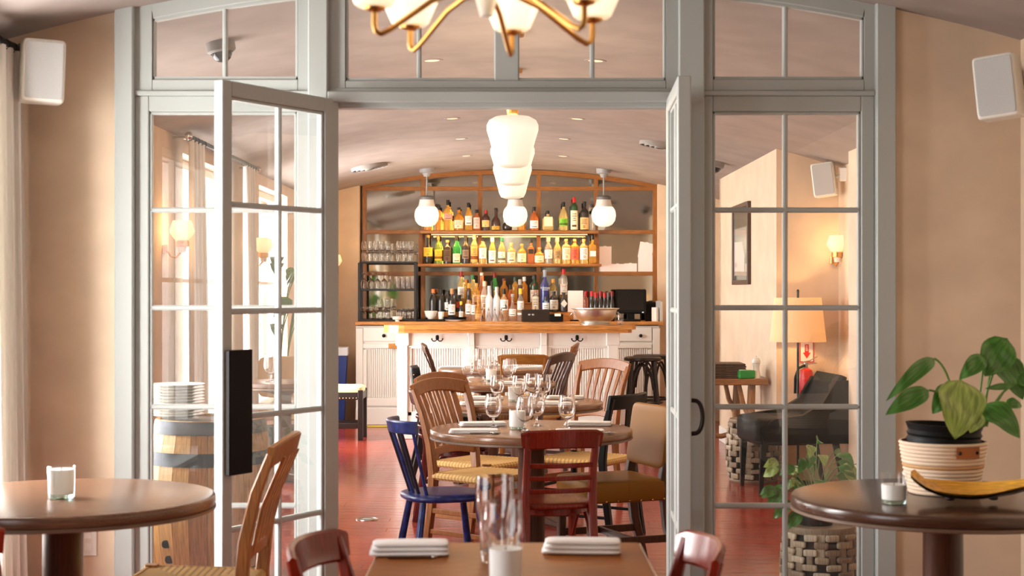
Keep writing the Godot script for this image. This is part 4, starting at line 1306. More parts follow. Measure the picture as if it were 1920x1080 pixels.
# ---------------------------------------------------------------- dining room tables
func round_table(label: String, x: float, d: float, top_m: Material, r := 0.5, group := "") -> Node3D:
	var o := thing("round_table", label, "table", V(x, 0, -d), 0.0, group)
	obj("tabletop", Mb.new().lathe([V2(0, 0.708), V2(r - 0.012, 0.708), V2(r - 0.004, 0.714), V2(r, 0.722), V2(r, 0.742), V2(r - 0.004, 0.748), V2(r - 0.012, 0.75), V2(0, 0.75)], 72, Transform3D(), 0, TAU, 50.0), top_m, o)
	obj("edge_band", Mb.new().lathe([V2(r - 0.006, 0.700), V2(r + 0.001, 0.703), V2(r + 0.001, 0.712), V2(r - 0.006, 0.713)], 72), mat(Color(0.45, 0.36, 0.29), 0.4), o)
	obj("column", Mb.new().lathe([V2(0.075, 0.03), V2(0.068, 0.06), V2(0.065, 0.64), V2(0.08, 0.66), V2(0.22, 0.69), V2(0.22, 0.708), V2(0, 0.708)], 28), M.dark_wood, o)
	for k in 4:
		var a := PI / 4 + PI / 2 * k
		obj("foot", Mb.new().sweep([V(0.02 * cos(a), 0.05, 0.02 * sin(a)), V(0.2 * cos(a), 0.045, 0.2 * sin(a)), V(0.34 * cos(a), 0.02, 0.34 * sin(a))], V(-sin(a), 0, cos(a)), [0.08, 0.075, 0.06], [0.06, 0.05, 0.03], 0.006), M.dark_wood, o)
	return o

func dining() -> void:
	var lit := wood(Color(0.60, 0.44, 0.33), 0, 0.22)
	var t := [[0.095, 7.65], [0.06, 9.53], [-0.17, 11.6], [-0.145, 13.6]]
	var nm := ["nearest round brown table under the pendants, with the red chair at it", "second round brown table behind the nearest one", "third round brown table back from the doorway", "farthest round brown table in front of the bar"]
	for k in 4:
		round_table(nm[k], t[k][0], t[k][1], lit, 0.5, "round tables in a row")
	# settings: goblets at measured places on each table (pixel column, depth)
	var g := [
		[925, 7.72, "nearest table, left one beside the two left napkins"], [984, 7.50, "nearest table, just right of the votive cup"], [1006, 7.78, "nearest table, standing behind the votive's neighbour"], [1063, 7.62, "nearest table, right one before the right napkins"],
		[932, 9.42, "second table, leftmost"], [974, 9.38, "second table, second from the left"], [998, 9.62, "second table, third from the left"], [1020, 9.5, "second table, rightmost"],
		[877, 11.5, "third table, leftmost beside a napkin"], [906, 11.55, "third table, second from the left"], [953, 11.5, "third table, front right one"], [958, 11.72, "third table, back right one"],
		[886, 13.55, "farthest table, leftmost"], [899, 13.75, "farthest table, second from the left"], [923, 13.7, "farthest table, third from the left"], [932, 13.9, "farthest table, fourth from the left"], [960, 13.7, "farthest table, rightmost"]]
	for q in g:
		goblet("clear stemmed water goblet on the %s" % q[2], V(X(q[0], q[1]), 0.75, -q[1]), "water goblets on the round tables", 1.0, q[1] < 10.5)
	votive("white votive candle on the nearest round table", V(X(970, 7.6), 0.75, -7.6), 1.12, "votives on the round tables")
	votive("white votive candle on the second round table", V(X(965, 9.5), 0.75, -9.5), 1.1, "votives on the round tables")
	votive("white votive candle on the third round table", V(X(921, 11.6), 0.75, -11.6), 1.1, "votives on the round tables")
	var n := [
		[888, 7.40, 0.05, "folded white napkin at the front left of the nearest table"], [905, 7.80, 0.15, "folded white napkin at the back left of the nearest table"],
		[1086, 7.38, 0.0, "folded white napkin at the front right of the nearest table"], [1102, 7.82, -0.1, "folded white napkin at the back right of the nearest table"],
		[898, 9.22, 0.1, "folded white napkin at the front left of the second table"], [908, 9.7, 0.1, "folded white napkin at the back left of the second table"],
		[1046, 9.25, -0.1, "folded white napkin at the front right of the second table"], [1060, 9.75, 0.0, "folded white napkin at the back right of the second table"],
		[968, 11.3, 0.1, "folded white napkin at the right of the third table"],
		[848, 13.55, 0.0, "folded white napkin at the left end of the farthest table"], [992, 13.5, 0.15, "folded white napkin at the right of the farthest table"]]
	for q in n:
		napkin(q[3], V(X(q[0], q[1]), 0.751, -q[1]), q[2], "napkins on the round tables", V(0.24, 0.018, 0.12))
	var kn := [[905, 7.33, 0.0, "steel knife under the front left napkin of the nearest table"], [1120, 7.33, 0.1, "steel spoon right of the front right napkin on the nearest table"]]
	for q in kn:
		var o := thing("cutlery", q[3], "cutlery", V(X(q[0], q[1]), 0.751, -q[1]), q[2], "cutlery on the nearest table")
		obj("handle", Mb.new().sweep([V(-0.06, 0.004, 0), V(0.04, 0.004, 0)], V(0, 0, 1), 0.012, 0.005, 0.002), M.chrome, o)
		obj("bowl", Mb.new().blob(V(0.062, 0.006, 0), V(0.05, 0.01, 0.032), 0.8, 1.0), M.chrome, o)

# ---------------------------------------------------------------- chairs
func rush_seat(o: Node3D, wf: float, wb: float, zf: float, zb: float, y: float) -> void:
	var c := [V(-wf / 2, y, zf), V(wf / 2, y, zf), V(wb / 2, y, zb), V(-wb / 2, y, zb)]
	var mid := V(0, y - 0.008, (zf + zb) / 2)
	var mb := Mb.new()
	for k in 4:
		var a: Vector3 = c[k]
		var b: Vector3 = c[(k + 1) % 4]
		var l := a.distance_to(b) / 0.4
		mb.poly([a, b, mid], Vector3.UP, [V2(0, 0), V2(0, l), V2(1, l / 2)])
		mb.poly([a + V(0, -0.03, 0), b + V(0, -0.03, 0), mid + V(0, -0.02, 0)], Vector3.DOWN, [V2(0, 0), V2(0, l), V2(1, l / 2)])
		mb.sweep([a.lerp(b, 0.02) + V(0, -0.016, 0), a.lerp(b, 0.98) + V(0, -0.016, 0)], Vector3.UP, 0.036, 0.034, 0.012)
	obj("rush_seat", mb, M.rush, o)

func slat_chair(label: String, m: Material, group := "wooden slat back chairs") -> Node3D:
	var o := thing("slat_chair", label, "chair", Vector3.ZERO, 0.0, group)
	for s in [-1, 1]:
		obj("rear_post", Mb.new().sweep([V(s * 0.185, 0, -0.245), V(s * 0.18, 0.3, -0.20), V(s * 0.182, 0.46, -0.19), V(s * 0.192, 0.62, -0.205), V(s * 0.205, 0.78, -0.245), V(s * 0.215, 0.905, -0.295)], V(1, 0, 0), [0.034, 0.036, 0.038, 0.036, 0.034, 0.032], [0.034, 0.04, 0.045, 0.04, 0.034, 0.026], 0.004), m, o)
		obj("leg", Mb.new().sweep([V(s * 0.215, 0, 0.205), V(s * 0.215, 0.475, 0.205)], V(1, 0, 0), [0.028, 0.042], [0.028, 0.042], 0.004), m, o)
		for y in [0.16, 0.27]:
			obj("stretcher", Mb.new().sweep([V(s * 0.186, y, -0.215), V(s * 0.215, y, 0.205)], V(0, 1, 0), 0.026, 0.015, 0.003), m, o)
	obj("stretcher", Mb.new().sweep([V(-0.215, 0.30, 0.205), V(0.215, 0.30, 0.205)], V(0, 1, 0), 0.03, 0.016, 0.003), m, o)
	var top := []
	var low := []
	for k in 13:
		var x := -0.222 + 0.444 * k / 12.0
		var q := 1.0 - pow(x / 0.222, 2)
		top.append(V(x, 0.895 + 0.028 * q, -0.292 - 0.035 * q))
	for k in 9:
		var x := -0.185 + 0.37 * k / 8.0
		var q := 1.0 - pow(x / 0.185, 2)
		low.append(V(x, 0.565 + 0.02 * q, -0.197 - 0.02 * q))
	obj("top_rail", Mb.new().sweep(top, V(0, 1, -0.25), 0.072, 0.024, 0.005), m, o)
	obj("lower_rail", Mb.new().sweep(low, V(0, 1, -0.1), 0.042, 0.02, 0.004), m, o)
	for k in 5:
		var x := -0.118 + 0.059 * k
		obj("slat", Mb.new().sweep([V(x * 0.92, 0.565, -0.213), V(x, 0.72, -0.248), V(x * 1.08, 0.89, -0.322)], V(1, 0, 0), 0.026, 0.011, 0.002), m, o)
	rush_seat(o, 0.45, 0.37, 0.215, -0.19, 0.468)
	return o

func cafe_chair(label: String, m: Material, slats := 3, group := "", h := 0.80, kx := 1.0) -> Node3D:
	var o := thing("cafe_chair", label, "chair", Vector3.ZERO, 0.0, group)
	for s in [-1, 1]:
		obj("rear_post", Mb.new().sweep([V(s * kx * 0.19, 0, -0.27), V(s * kx * 0.178, 0.28, -0.215), V(s * kx * 0.172, 0.46, -0.195), V(s * kx * 0.172, 0.62, -0.215), V(s * kx * 0.178, h - 0.02, -0.262)], V(1, 0, 0), [0.03, 0.034, 0.036, 0.032, 0.028], [0.034, 0.042, 0.048, 0.04, 0.026], 0.007), m, o)
		obj("leg", Mb.new().tube([V(s * kx * 0.185, 0, 0.19), V(s * kx * 0.175, 0.435, 0.165)], [0.015, 0.02], 12), m, o)
		var arc := []
		for k in 9:
			var a := PI * k / 8
			arc.append(V(s * kx * 0.178, 0.24 + 0.17 * sin(a), -0.20 + 0.375 * (k / 8.0)))
		obj("brace", Mb.new().tube(arc, 0.009, 8), m, o)
	var pts := []
	for k in 13:
		var x := -0.205 + 0.41 * k / 12.0
		var q := 1.0 - pow(x / 0.205, 2)
		pts.append(V(x * kx, h - 0.043 + 0.008 * q, -0.245 - 0.05 * q))
	var ws := []
	for k in 13:
		ws.append(0.088 - (0.02 if k in [0, 12] else 0.0))
	obj("top_rail", Mb.new().sweep(pts, V(0, 1, -0.22), ws, 0.02, 0.007), m, o)
	for k in slats:
		var y := 0.525 + 0.058 * k
		var sl := []
		for i in 9:
			var x := -0.168 + 0.336 * i / 8.0
			sl.append(V(x * kx, y, -0.205 - 0.03 * (y - 0.46) / 0.2 - 0.03 * (1.0 - pow(x / 0.168, 2))))
		obj("slat", Mb.new().sweep(sl, V(0, 1, -0.15), 0.022, 0.012, 0.004), m, o)
	obj("seat", Mb.new().blob(V(0, 0.448, -0.005), V(0.41 * kx, 0.034, 0.41), 0.35, 0.55), m, o)
	obj("seat_rail", Mb.new().lathe([V2(0.165, 0.40), V2(0.175, 0.405), V2(0.175, 0.435), V2(0.165, 0.437)], 28), m, o)
	return o

func windsor_chair(label: String) -> Node3D:
	var blue := mat(Color(0.15, 0.22, 0.50), 0.28, 0.0, {"albedo_texture": noise("wornpaint", 0.02, 4, 0.55, 1.0), "uv1_triplanar": true, "uv1_scale": Vector3(4, 4, 4)})
	var dk := mat(Color(0.07, 0.085, 0.15), 0.3)
	var o := thing("windsor_chair", label, "chair")
	obj("seat", Mb.new().blob(V(0, 0.452, 0), V(0.40, 0.044, 0.40), 0.5, 0.75), blue, o)
	for sx in [-1, 1]:
		for sz in [-1, 1]:
			obj("leg", Mb.new().tube([V(sx * 0.20, 0, sz * 0.20), V(sx * 0.165, 0.2, sz * 0.168), V(sx * 0.125, 0.44, sz * 0.13)], [0.012, 0.019, 0.016], 12), blue, o)
		obj("stretcher", Mb.new().tube([V(sx * 0.172, 0.165, -0.175), V(sx * 0.172, 0.165, 0.175)], 0.010, 10), dk, o)
	obj("stretcher", Mb.new().tube([V(-0.172, 0.165, 0), V(0.172, 0.165, 0)], 0.010, 10), blue, o)
	var rail := []
	for k in 13:
		var a := -0.95 + 1.9 * k / 12.0
		rail.append(V(0.23 * sin(a), 0.79, -0.12 - 0.20 * cos(a) + 0.06))
	obj("comb_rail", Mb.new().sweep(rail, V(0, 1, -0.2), 0.062, 0.02, 0.006), blue, o)
	for k in 6:
		var a := -0.85 + 1.7 * k / 5.0
		obj("spindle", Mb.new().tube([V(0.16 * sin(a * 1.0), 0.465, -0.155 * cos(a * 0.9)), V(0.225 * sin(a), 0.775, -0.06 - 0.20 * cos(a))], [0.009, 0.008], 10), blue if k % 2 == 0 else dk, o)
	return o

func leather_chair(label: String, lm: Material, wm: Material, hb := 0.83) -> Node3D:
	var o := thing("leather_chair", label, "chair", Vector3.ZERO, 0.0, "leather chairs with nailheads")
	obj("seat_cushion", Mb.new().blob(V(0, 0.435, 0.0), V(0.44, 0.115, 0.44), 0.22, 0.16), lm, o)
	var bt := Transform3D(Basis(Vector3.RIGHT, -0.14), V(0, 0.69, -0.235))
	obj("back_cushion", Mb.new().blob(V(0, 0, 0), V(0.43, hb - 0.515, 0.07), 0.22, 0.2, bt), lm, o)
	for s in [-1, 1]:
		obj("rear_post", Mb.new().sweep([V(s * 0.195, 0, -0.29), V(s * 0.192, 0.25, -0.225), V(s * 0.192, 0.48, -0.20), V(s * 0.192, hb - 0.03, -0.262)], V(1, 0, 0), [0.034, 0.04, 0.042, 0.03], [0.036, 0.046, 0.05, 0.03], 0.004), wm, o)
		obj("leg", Mb.new().sweep([V(s * 0.19, 0, 0.19), V(s * 0.19, 0.39, 0.19)], V(1, 0, 0), [0.032, 0.046], [0.032, 0.046], 0.004), wm, o)
		obj("stretcher", Mb.new().sweep([V(s * 0.192, 0.19, -0.23), V(s * 0.19, 0.19, 0.19)], V(0, 1, 0), 0.036, 0.02, 0.003), wm, o)
	obj("stretcher", Mb.new().sweep([V(-0.19, 0.19, -0.03), V(0.19, 0.19, -0.03)], V(0, 1, 0), 0.034, 0.02, 0.003), wm, o)
	var ns := Mb.new().blob(Vector3.ZERO, V(0.013, 0.013, 0.013), 1, 1, Transform3D(), 8, 5).mesh()
	for s in [-1, 1]:
		for k in 7:
			obj("nail", ns, M.nail, o, place(V(s * 0.221, 0.392, -0.19 + 0.063 * k)))
		for k in 6:
			obj("nail", ns, M.nail, o, Transform3D(Basis(), bt * V(s * 0.216, -0.12 + 0.048 * k, -0.018)))
	for k in 7:
		obj("nail", ns, M.nail, o, place(V(-0.19 + 0.063 * k, 0.392, 0.221)))
	return o

func bar_stool(label: String) -> Node3D:
	var m := wood(Color(0.13, 0.085, 0.065), 1, 0.3)
	var o := thing("bar_stool", label, "stool", Vector3.ZERO, 0.0, "dark bar stools beside the bar")
	obj("seat", Mb.new().lathe([V2(0, 0.735), V2(0.17, 0.735), V2(0.185, 0.745), V2(0.185, 0.768), V2(0.17, 0.776), V2(0.14, 0.768), V2(0, 0.764)], 32), m, o)
	for k in 4:
		var a := PI / 4 + PI / 2 * k
		obj("leg", Mb.new().tube([V(0.22 * cos(a), 0, 0.22 * sin(a)), V(0.19 * cos(a), 0.4, 0.19 * sin(a)), V(0.15 * cos(a), 0.74, 0.15 * sin(a))], [0.015, 0.018, 0.017], 10), m, o)
		var b := a + PI / 2
		var arc := []
		for i in 13:
			var q := i / 12.0
			var p := V(0.165 * cos(a), 0, 0.165 * sin(a)).lerp(V(0.165 * cos(b), 0, 0.165 * sin(b)), q)
			arc.append(p + V(0, 0.44 + 0.26 * pow(sin(PI * q), 0.6), 0))
		obj("arch_brace", Mb.new().tube(arc, 0.011, 8), m, o)
	var ring := []
	for i in 25:
		ring.append(V(0.195 * cos(TAU * i / 24), 0.33, 0.195 * sin(TAU * i / 24)))
	obj("foot_ring", Mb.new().tube(ring, 0.011, 8, false), m, o)
	return o

func put(o: Node3D, x: float, d: float, fx: float, fz: float) -> Node3D:
	o.position = V(x, 0, -d)
	o.rotation.y = atan2(fx, fz)
	return o

func face(fx: float, fz: float) -> float:
	return atan2(fx, fz)

func seats() -> void:
	put(windsor_chair("blue painted spindle back chair left of the nearest round table"), -0.33, 7.42, 0.95, -0.30)
	var a := slat_chair("wooden slat back chair with rush seat at the nearest table, in front of its twin", M.chair_wood)
	put(a, -0.155, 8.2, 0.80, 0.60)
	dup(a, "wooden slat back chair with rush seat standing behind its twin by the second table", V(-0.175, 0, -8.8), face(0.80, 0.60))
	var red := cafe_chair("glossy red wooden chair with ladder back, facing the nearest round table", M.red_wood, 3, "red cafe chairs", 0.80, 0.9)
	put(red, 0.17, 7.22, -0.22, -0.97)
	put(leather_chair("olive tan leather chair with nailheads at the right of the nearest table", M.leather, M.dark_wood), 0.50, 7.85, -0.93, 0.36)
	# black chair
	var bk := thing("rush_chair", "black painted chair with rush seat right of the second table", "chair")
	var bm := mat(Color(0.045, 0.05, 0.055), 0.4, 0.0, {"metallic_specular": 0.3})
	for s in [-1, 1]:
		obj("rear_post", Mb.new().sweep([V(s * 0.20, 0, -0.26), V(s * 0.195, 0.3, -0.215), V(s * 0.195, 0.46, -0.20), V(s * 0.20, 0.66, -0.225), V(s * 0.205, 0.82, -0.27)], V(1, 0, 0), 0.036, [0.034, 0.04, 0.044, 0.038, 0.028], 0.005), bm, bk)
		obj("leg", Mb.new().tube([V(s * 0.205, 0, 0.20), V(s * 0.205, 0.47, 0.20)], [0.015, 0.02], 12), bm, bk)
		for y in [0.14, 0.28]:
			obj("stretcher", Mb.new().tube([V(s * 0.196, y, -0.22), V(s * 0.205, y, 0.20)], 0.009, 8), bm, bk)
	var tr := []
	for k in 13:
		var x := -0.225 + 0.45 * k / 12.0
		tr.append(V(x, 0.795, -0.255 - 0.045 * (1.0 - pow(x / 0.225, 2))))
	obj("top_rail", Mb.new().sweep(tr, V(0, 1, -0.25), 0.085, 0.022, 0.006), bm, bk)
	obj("stretcher", Mb.new().tube([V(-0.205, 0.3, 0.20), V(0.205, 0.3, 0.20)], 0.010, 8), bm, bk)
	rush_seat(bk, 0.45, 0.38, 0.21, -0.20, 0.462)
	put(bk, 0.44, 9.05, -0.86, -0.51)
	dup(a, "light wooden slat back chair beyond the right side of the second table", V(0.44, 0, -10.55), face(-0.68, 0.73))
	var b := slat_chair("dark brown slat back chair at the right of the third table", M.dark_wood, "dark slat back chairs")
	put(b, 0.12, 12.05, -0.90, -0.44)
	dup(a, "light wooden slat back chair at the right of the farthest table", V(0.27, 0, -14.1), face(-0.99, -0.12))
	dup(b, "dark slat back chair edge-on at the left end of the farthest table", V(-0.48, 0, -14.0), face(1.0, -0.06))
	var tan := cafe_chair("tan wooden chair with broad smooth back rail before the farthest table", wood(Color(0.66, 0.44, 0.2), 0, 0.3), 0, "", 0.895)
	put(tan, 0.10, 13.15, 0.03, -1.0)
	put(leather_chair("black framed chair with studded leather back at the left of the third table", M.black, mat(Color(0.06, 0.045, 0.04), 0.35), 0.86), -0.48, 11.7, 0.99, -0.1)
	put(cafe_chair("dark maroon chair half hidden behind the slat back chairs", M.maroon, 3, "red cafe chairs"), -0.34, 9.75, 1.0, -0.05)
	var s := bar_stool("dark bentwood bar stool nearest the bar front's right end")
	put(s, 1.29, 15.28, 0, 1)
	dup(s, "dark bentwood bar stool next to the right door leaf", V(1.42, 0, -15.8), 0.4)
	# upholstered bench by the left wall
	var o := thing("bench", "dark framed bench with cream studded seat left of the bar", "bench", V(-1.72, 0, -14.95))
	obj("seat", Mb.new().blob(V(0, 0.475, 0), V(0.58, 0.09, 0.42), 0.3, 0.2), mat(Color(0.90, 0.80, 0.60), 0.6), o)
	var dk := mat(Color(0.12, 0.075, 0.06), 0.4)
	obj("apron", bx(V(0, 0.425, 0), V(0.59, 0.07, 0.43), 0.005), dk, o)
	for sx in [-1, 1]:
		for sz in [-1, 1]:
			obj("leg", bx(V(sx * 0.275, 0.24, sz * 0.195), V(0.048, 0.48, 0.048), 0.004), dk, o)
	for sz in [-1, 1]:
		obj("stretcher", bx(V(0, 0.14, sz * 0.195), V(0.50, 0.05, 0.024), 0.004), dk, o)
	var ns := Mb.new().blob(Vector3.ZERO, V(0.013, 0.013, 0.01), 1, 1, Transform3D(), 8, 5).mesh()
	for k in 16:
		obj("nail", ns, M.nail, o, place(V(-0.24 + 0.032 * k, 0.405, 0.217)))

# ---------------------------------------------------------------- plants
func leaf(A: Vector3, B: Vector3, w: float, lift: float, fold := 0.25, face_to := Vector3(0.1, 0.55, 1.0)) -> Mb:
	# a pointed oval leaf from its stalk A to its tip B, arched by lift and folded along the midrib
	var ax := B - A
	var side := ax.cross(face_to)
	if side.length() < 0.01:
		side = Vector3.RIGHT
	side = side.normalized()
	var up := side.cross(ax).normalized()
	return Mb.new().grid(func(x, y):
		var s: float = (x - 0.5) * 2.0
		var wd: float = w * pow(sin(PI * clampf(pow(y, 0.8), 0.0, 1.0)), 0.75) * (1.0 - 0.25 * y)
		return A + ax * y + side * s * wd / 2.0 + up * (lift * sin(PI * y) + fold * wd * absf(s) * 0.5 + 0.06 * wd * sin(y * 11.0 + s * 2.0)), 6, 10)

func stalk(pts: Array, r := 0.003) -> Mb:
	var c := Curve3D.new()
	for p in pts:
		c.add_point(p)
	var q := []
	for k in 11:
		var t := k / 10.0
		# quadratic bend through three points
		q.append(pts[0] * (1 - t) * (1 - t) + pts[1] * 2 * t * (1 - t) + pts[2] * t * t)
	return Mb.new().tube(q, r, 7)

func woven_stool(label: String, x: float, d: float, h: float, r0: float, seed_turn: float) -> void:
	var o := thing("woven_stool", label, "stool", V(x, 0, -d), seed_turn, "barrel shaped woven stools")
	var wv := [wood(Color(0.72, 0.65, 0.54), 1, 0.6), wood(Color(0.58, 0.50, 0.40), 1, 0.6), wood(Color(0.80, 0.74, 0.64), 1, 0.6)]
	var prof := func(y): return r0 * (0.90 + 0.14 * sin(PI * clampf(y / h, 0, 1)))
	var core := []
	for k in 11:
		core.append(V2(prof.call(h * k / 10.0) - 0.018, 0.01 + (h - 0.02) * k / 10.0))
	obj("core", Mb.new().lathe(core, 32), mat(Color(0.10, 0.075, 0.055), 0.8), o)
	obj("top", Mb.new().lathe([V2(r0 * 0.9, h - 0.03), V2(r0 * 0.93, h - 0.012), V2(r0 * 0.9, h), V2(0, h + 0.002)], 36), wv[1], o)
	obj("foot_rim", Mb.new().lathe([V2(0, 0.0), V2(r0 * 0.9, 0.0), V2(r0 * 0.93, 0.012), V2(r0 * 0.9, 0.025)], 36), wv[1], o)
	var rows := 10
	var n := 20
	var hr := (h - 0.05) / rows
	var over := []
	var under := []
	for k in 3:
		over.append(Mb.new().blob(Vector3.ZERO, V(TAU * r0 / n * [1.30, 1.18, 1.40][k], hr * [0.84, 0.92, 0.76][k], 0.020), 0.3, 0.45, Transform3D(), 12, 6).mesh())
		under.append(Mb.new().blob(Vector3.ZERO, V(TAU * r0 / n * [0.62, 0.72, 0.55][k], hr * [1.45, 1.3, 1.5][k], 0.016), 0.3, 0.4, Transform3D(), 12, 6).mesh())
	for i in rows:
		var y := 0.028 + hr * (i + 0.5)
		for j in n:
			var flat := (i + j) % 2 == 0
			if not flat and rng.randf() < 0.35:
				continue
			var a := TAU * (j + 0.12 * (rng.randf() - 0.5)) / n
			var r: float = prof.call(y) - (0.004 if flat else 0.014)
			var b := Basis(Vector3.UP, a) * Basis(Vector3.BACK, 0.10 * (rng.randf() - 0.5))
			obj("weave_strip", (over if flat else under)[rng.randi() % 3], wv[rng.randi() % 3], o, Transform3D(b, V(r * sin(a), clampf(y, 0.0, h - 0.04), r * cos(a))))

func sconce(label: String, pos: Vector3, out: Vector3) -> void:
	# a brass wall arm with an upright milk glass shade, standing off the wall along out
	var o := thing("wall_sconce", label, "lamp", pos, atan2(out.x, out.z), "brass wall sconces with milk glass shades")
	obj("wall_plate", bx(V(0, -0.10, 0.012), V(0.06, 0.06, 0.024), 0.005), M.brass, o)
	obj("arm", Mb.new().tube([V(0, -0.10, 0.02), V(0, -0.145, 0.05), V(0, -0.15, 0.085), V(0, -0.115, 0.115), V(0, -0.08, 0.12)], 0.006, 8), M.brass, o)
	obj("gallery", Mb.new().lathe([V2(0.03, -0.085), V2(0.044, -0.08), V2(0.044, -0.045), V2(0.036, -0.043)], 24, Transform3D(Basis(), V(0, 0, 0.12))), M.brass, o)
	obj("cup", Mb.new().lathe([V2(0, -0.12), V2(0.022, -0.118), V2(0.028, -0.085)], 20, Transform3D(Basis(), V(0, 0, 0.12))), M.ceramic, o)
	obj("shade", Mb.new().lathe([V2(0.035, -0.045), V2(0.05, -0.035), V2(0.076, 0.005), V2(0.078, 0.02), V2(0.06, 0.078), V2(0.056, 0.082), V2(0.0, 0.083)], 28, Transform3D(Basis(), V(0, 0, 0.12))), shade_glow(Color(1.0, 0.86, 0.62), 1.15, 0.8, 0.8), o)
	omni(o, V(0, 0.03, 0.12), 0.08, Color(1.0, 0.80, 0.56), 0.05)

func bracket_speaker(label: String, pos: Vector3, yaw: float, roll: float, back: Vector3) -> void:
	var o := thing("bracket_speaker", label, "speaker", pos, yaw, "white bracket speakers")
	var t := Transform3D(Basis(Vector3.BACK, roll), Vector3.ZERO)
	obj("case", Mb.new().blob(V(0, 0, -0.02), V(0.168, 0.252, 0.13), 0.14, 0.2, t, 40, 20), M.plastic, o)
	var g := mat(Color(0.80, 0.80, 0.79), 0.6, 0.0, {"albedo_texture": noise("mesh_cloth", 0.25, 2, 0.86, 1.0), "uv1_triplanar": true, "uv1_scale": Vector3(6, 6, 6)})
	obj("grille", Mb.new().blob(V(0, 0, 0.042), V(0.146, 0.228, 0.016), 0.12, 0.12, t, 40, 12), g, o)
	var bl := o.transform.affine_inverse() * back
	obj("bracket", Mb.new().tube([V(0, 0, -0.07), bl], 0.012, 8).box(bl, V(0.06, 0.1, 0.05), 0.004), M.plastic, o)

# ---------------------------------------------------------------- lounge corner behind the right sidelight
func right_corner() -> void:
	sconce("lit brass wall sconce above the lamp behind the right sidelight", V(X(1568, 11.62), Y(462, 11.6), -11.70), V(0, 0, 1))
	bracket_speaker("white bracket speaker high in the corner behind the right sidelight", at(1545, 337, 11.5), 0.0 - 0.35, 0.12, V(2.46, Y(328, 11.5), -11.45))
	# framed menu on the pale wall
	var o := thing("picture_frame", "dark framed menu hanging on the pale wall behind the right sidelight", "picture", V(1.985, Y(458, 13.4), -13.4), -PI / 2)
	var h := 0.70
	var w := 0.92
	for s in [-1, 1]:
		obj("frame_side", bx(V(s * (w / 2 - 0.02), 0, 0), V(0.04, h, 0.035), 0.005), M.dark_wood, o)
		obj("frame_rail", bx(V(0, s * (h / 2 - 0.02), 0), V(w - 0.08, 0.04, 0.035), 0.005), M.dark_wood, o)
	obj("sheet", bx(V(0, 0, -0.006), V(w - 0.08, h - 0.08, 0.004), 0.0), label_mat(Color(0.88, 0.85, 0.78), 2), o)
	obj("glazing", bx(V(0, 0, 0.006), V(w - 0.08, h - 0.08, 0.003), 0.0), M.pane, o)
	# floor lamp
	o = thing("floor_lamp", "floor lamp with a large drum shade behind the black lounge chair", "lamp", V(X(1496, 11.42), 0, -11.42))
	obj("base", Mb.new().lathe([V2(0, 0.0), V2(0.13, 0.0), V2(0.13, 0.015), V2(0.03, 0.03), V2(0.012, 0.05)], 28), M.black_metal, o)
	obj("pole", Mb.new().tube([V(0, 0.03, 0), V(0, 1.42, 0)], 0.009, 10), M.black_metal, o)
	obj("finial", Mb.new().blob(V(0, 1.425, 0), V(0.022, 0.03, 0.022), 1, 1, Transform3D(), 12, 8), M.black_metal, o)
	obj("bulb", Mb.new().blob(V(0, 1.20, 0), V(0.06, 0.09, 0.06), 1, 1), glow(Color(1, 0.75, 0.4), 2.0), o)
	obj("shade", Mb.new().lathe([V2(0.207, 1.054), V2(0.172, 1.378), V2(0.169, 1.378), V2(0.204, 1.054)], 48), mat(Color(0.95, 0.88, 0.76), 0.9, 0.0, {"backlight_enabled": true, "backlight": Color(0.9, 0.82, 0.68)}), o)
	omni(o, V(0, 1.20, 0), 0.26, Color(1.0, 0.78, 0.52), 0.03)
	# fire extinguisher and its sign
	o = thing("fire_extinguisher", "red fire extinguisher hanging on the alcove wall under its sign", "extinguisher", V(X(1511, 11.62), 0.60, -11.62))
	obj("cylinder", Mb.new().lathe([V2(0, 0.0), V2(0.05, 0.004), V2(0.055, 0.02), V2(0.055, 0.20), V2(0.045, 0.235), V2(0.02, 0.25), V2(0, 0.251)], 24), mat(Color(0.72, 0.06, 0.04), 0.3), o)
	obj("valve", bx(V(0, 0.27, 0), V(0.03, 0.045, 0.03), 0.004), M.steel, o)
	obj("lever", Mb.new().sweep([V(-0.02, 0.295, 0), V(0.03, 0.305, 0), V(0.085, 0.335, 0)], V(0, 0, 1), 0.016, 0.006, 0.001).sweep([V(-0.01, 0.275, 0.002), V(0.08, 0.285, 0.002)], V(0, 0, 1), 0.014, 0.006, 0.001), M.steel, o)
	obj("hose", Mb.new().tube([V(-0.01, 0.27, 0.02), V(-0.06, 0.25, 0.03), V(-0.085, 0.18, 0.03), V(-0.085, 0.06, 0.02)], 0.011, 8), M.black, o)
	o = thing("fire_sign", "white sign with red border and down arrow above the extinguisher", "sign", V(X(1513, 11.68), Y(660, 11.68), -11.69))
	var redp := mat(Color(0.82, 0.12, 0.06), 0.5)
	obj("board", bx(V(0, 0, 0), V(0.108, 0.156, 0.004), 0.0), redp, o)
	obj("panel", bx(V(0, 0, 0.002), V(0.092, 0.14, 0.003), 0.0), M.paper, o)
	obj("arrow", Mb.new().prism(PackedVector2Array([V2(-0.015, 0.058), V2(0.015, 0.058), V2(0.015, -0.005), V2(0.03, -0.005), V2(0, -0.05), V2(-0.03, -0.005), V2(-0.015, -0.005)]), 0.002, Transform3D(Basis(), V(0, 0, 0.0042))), redp, o)
	for k in 4:
		obj("lettering", bx(V(0, 0.045 - 0.011 * k, 0.0056), V(0.012, 0.005, 0.001), 0.0), M.paper, o)
	# black lounge chair
	o = thing("lounge_chair", "black leather lounge chair on dark legs behind the right sidelight", "chair", V(X(1490, 11.05), 0, -11.1), -PI / 2 + 0.1)
	var bl := mat(Color(0.018, 0.017, 0.018), 0.5, 0.0, {"metallic_specular": 0.22})
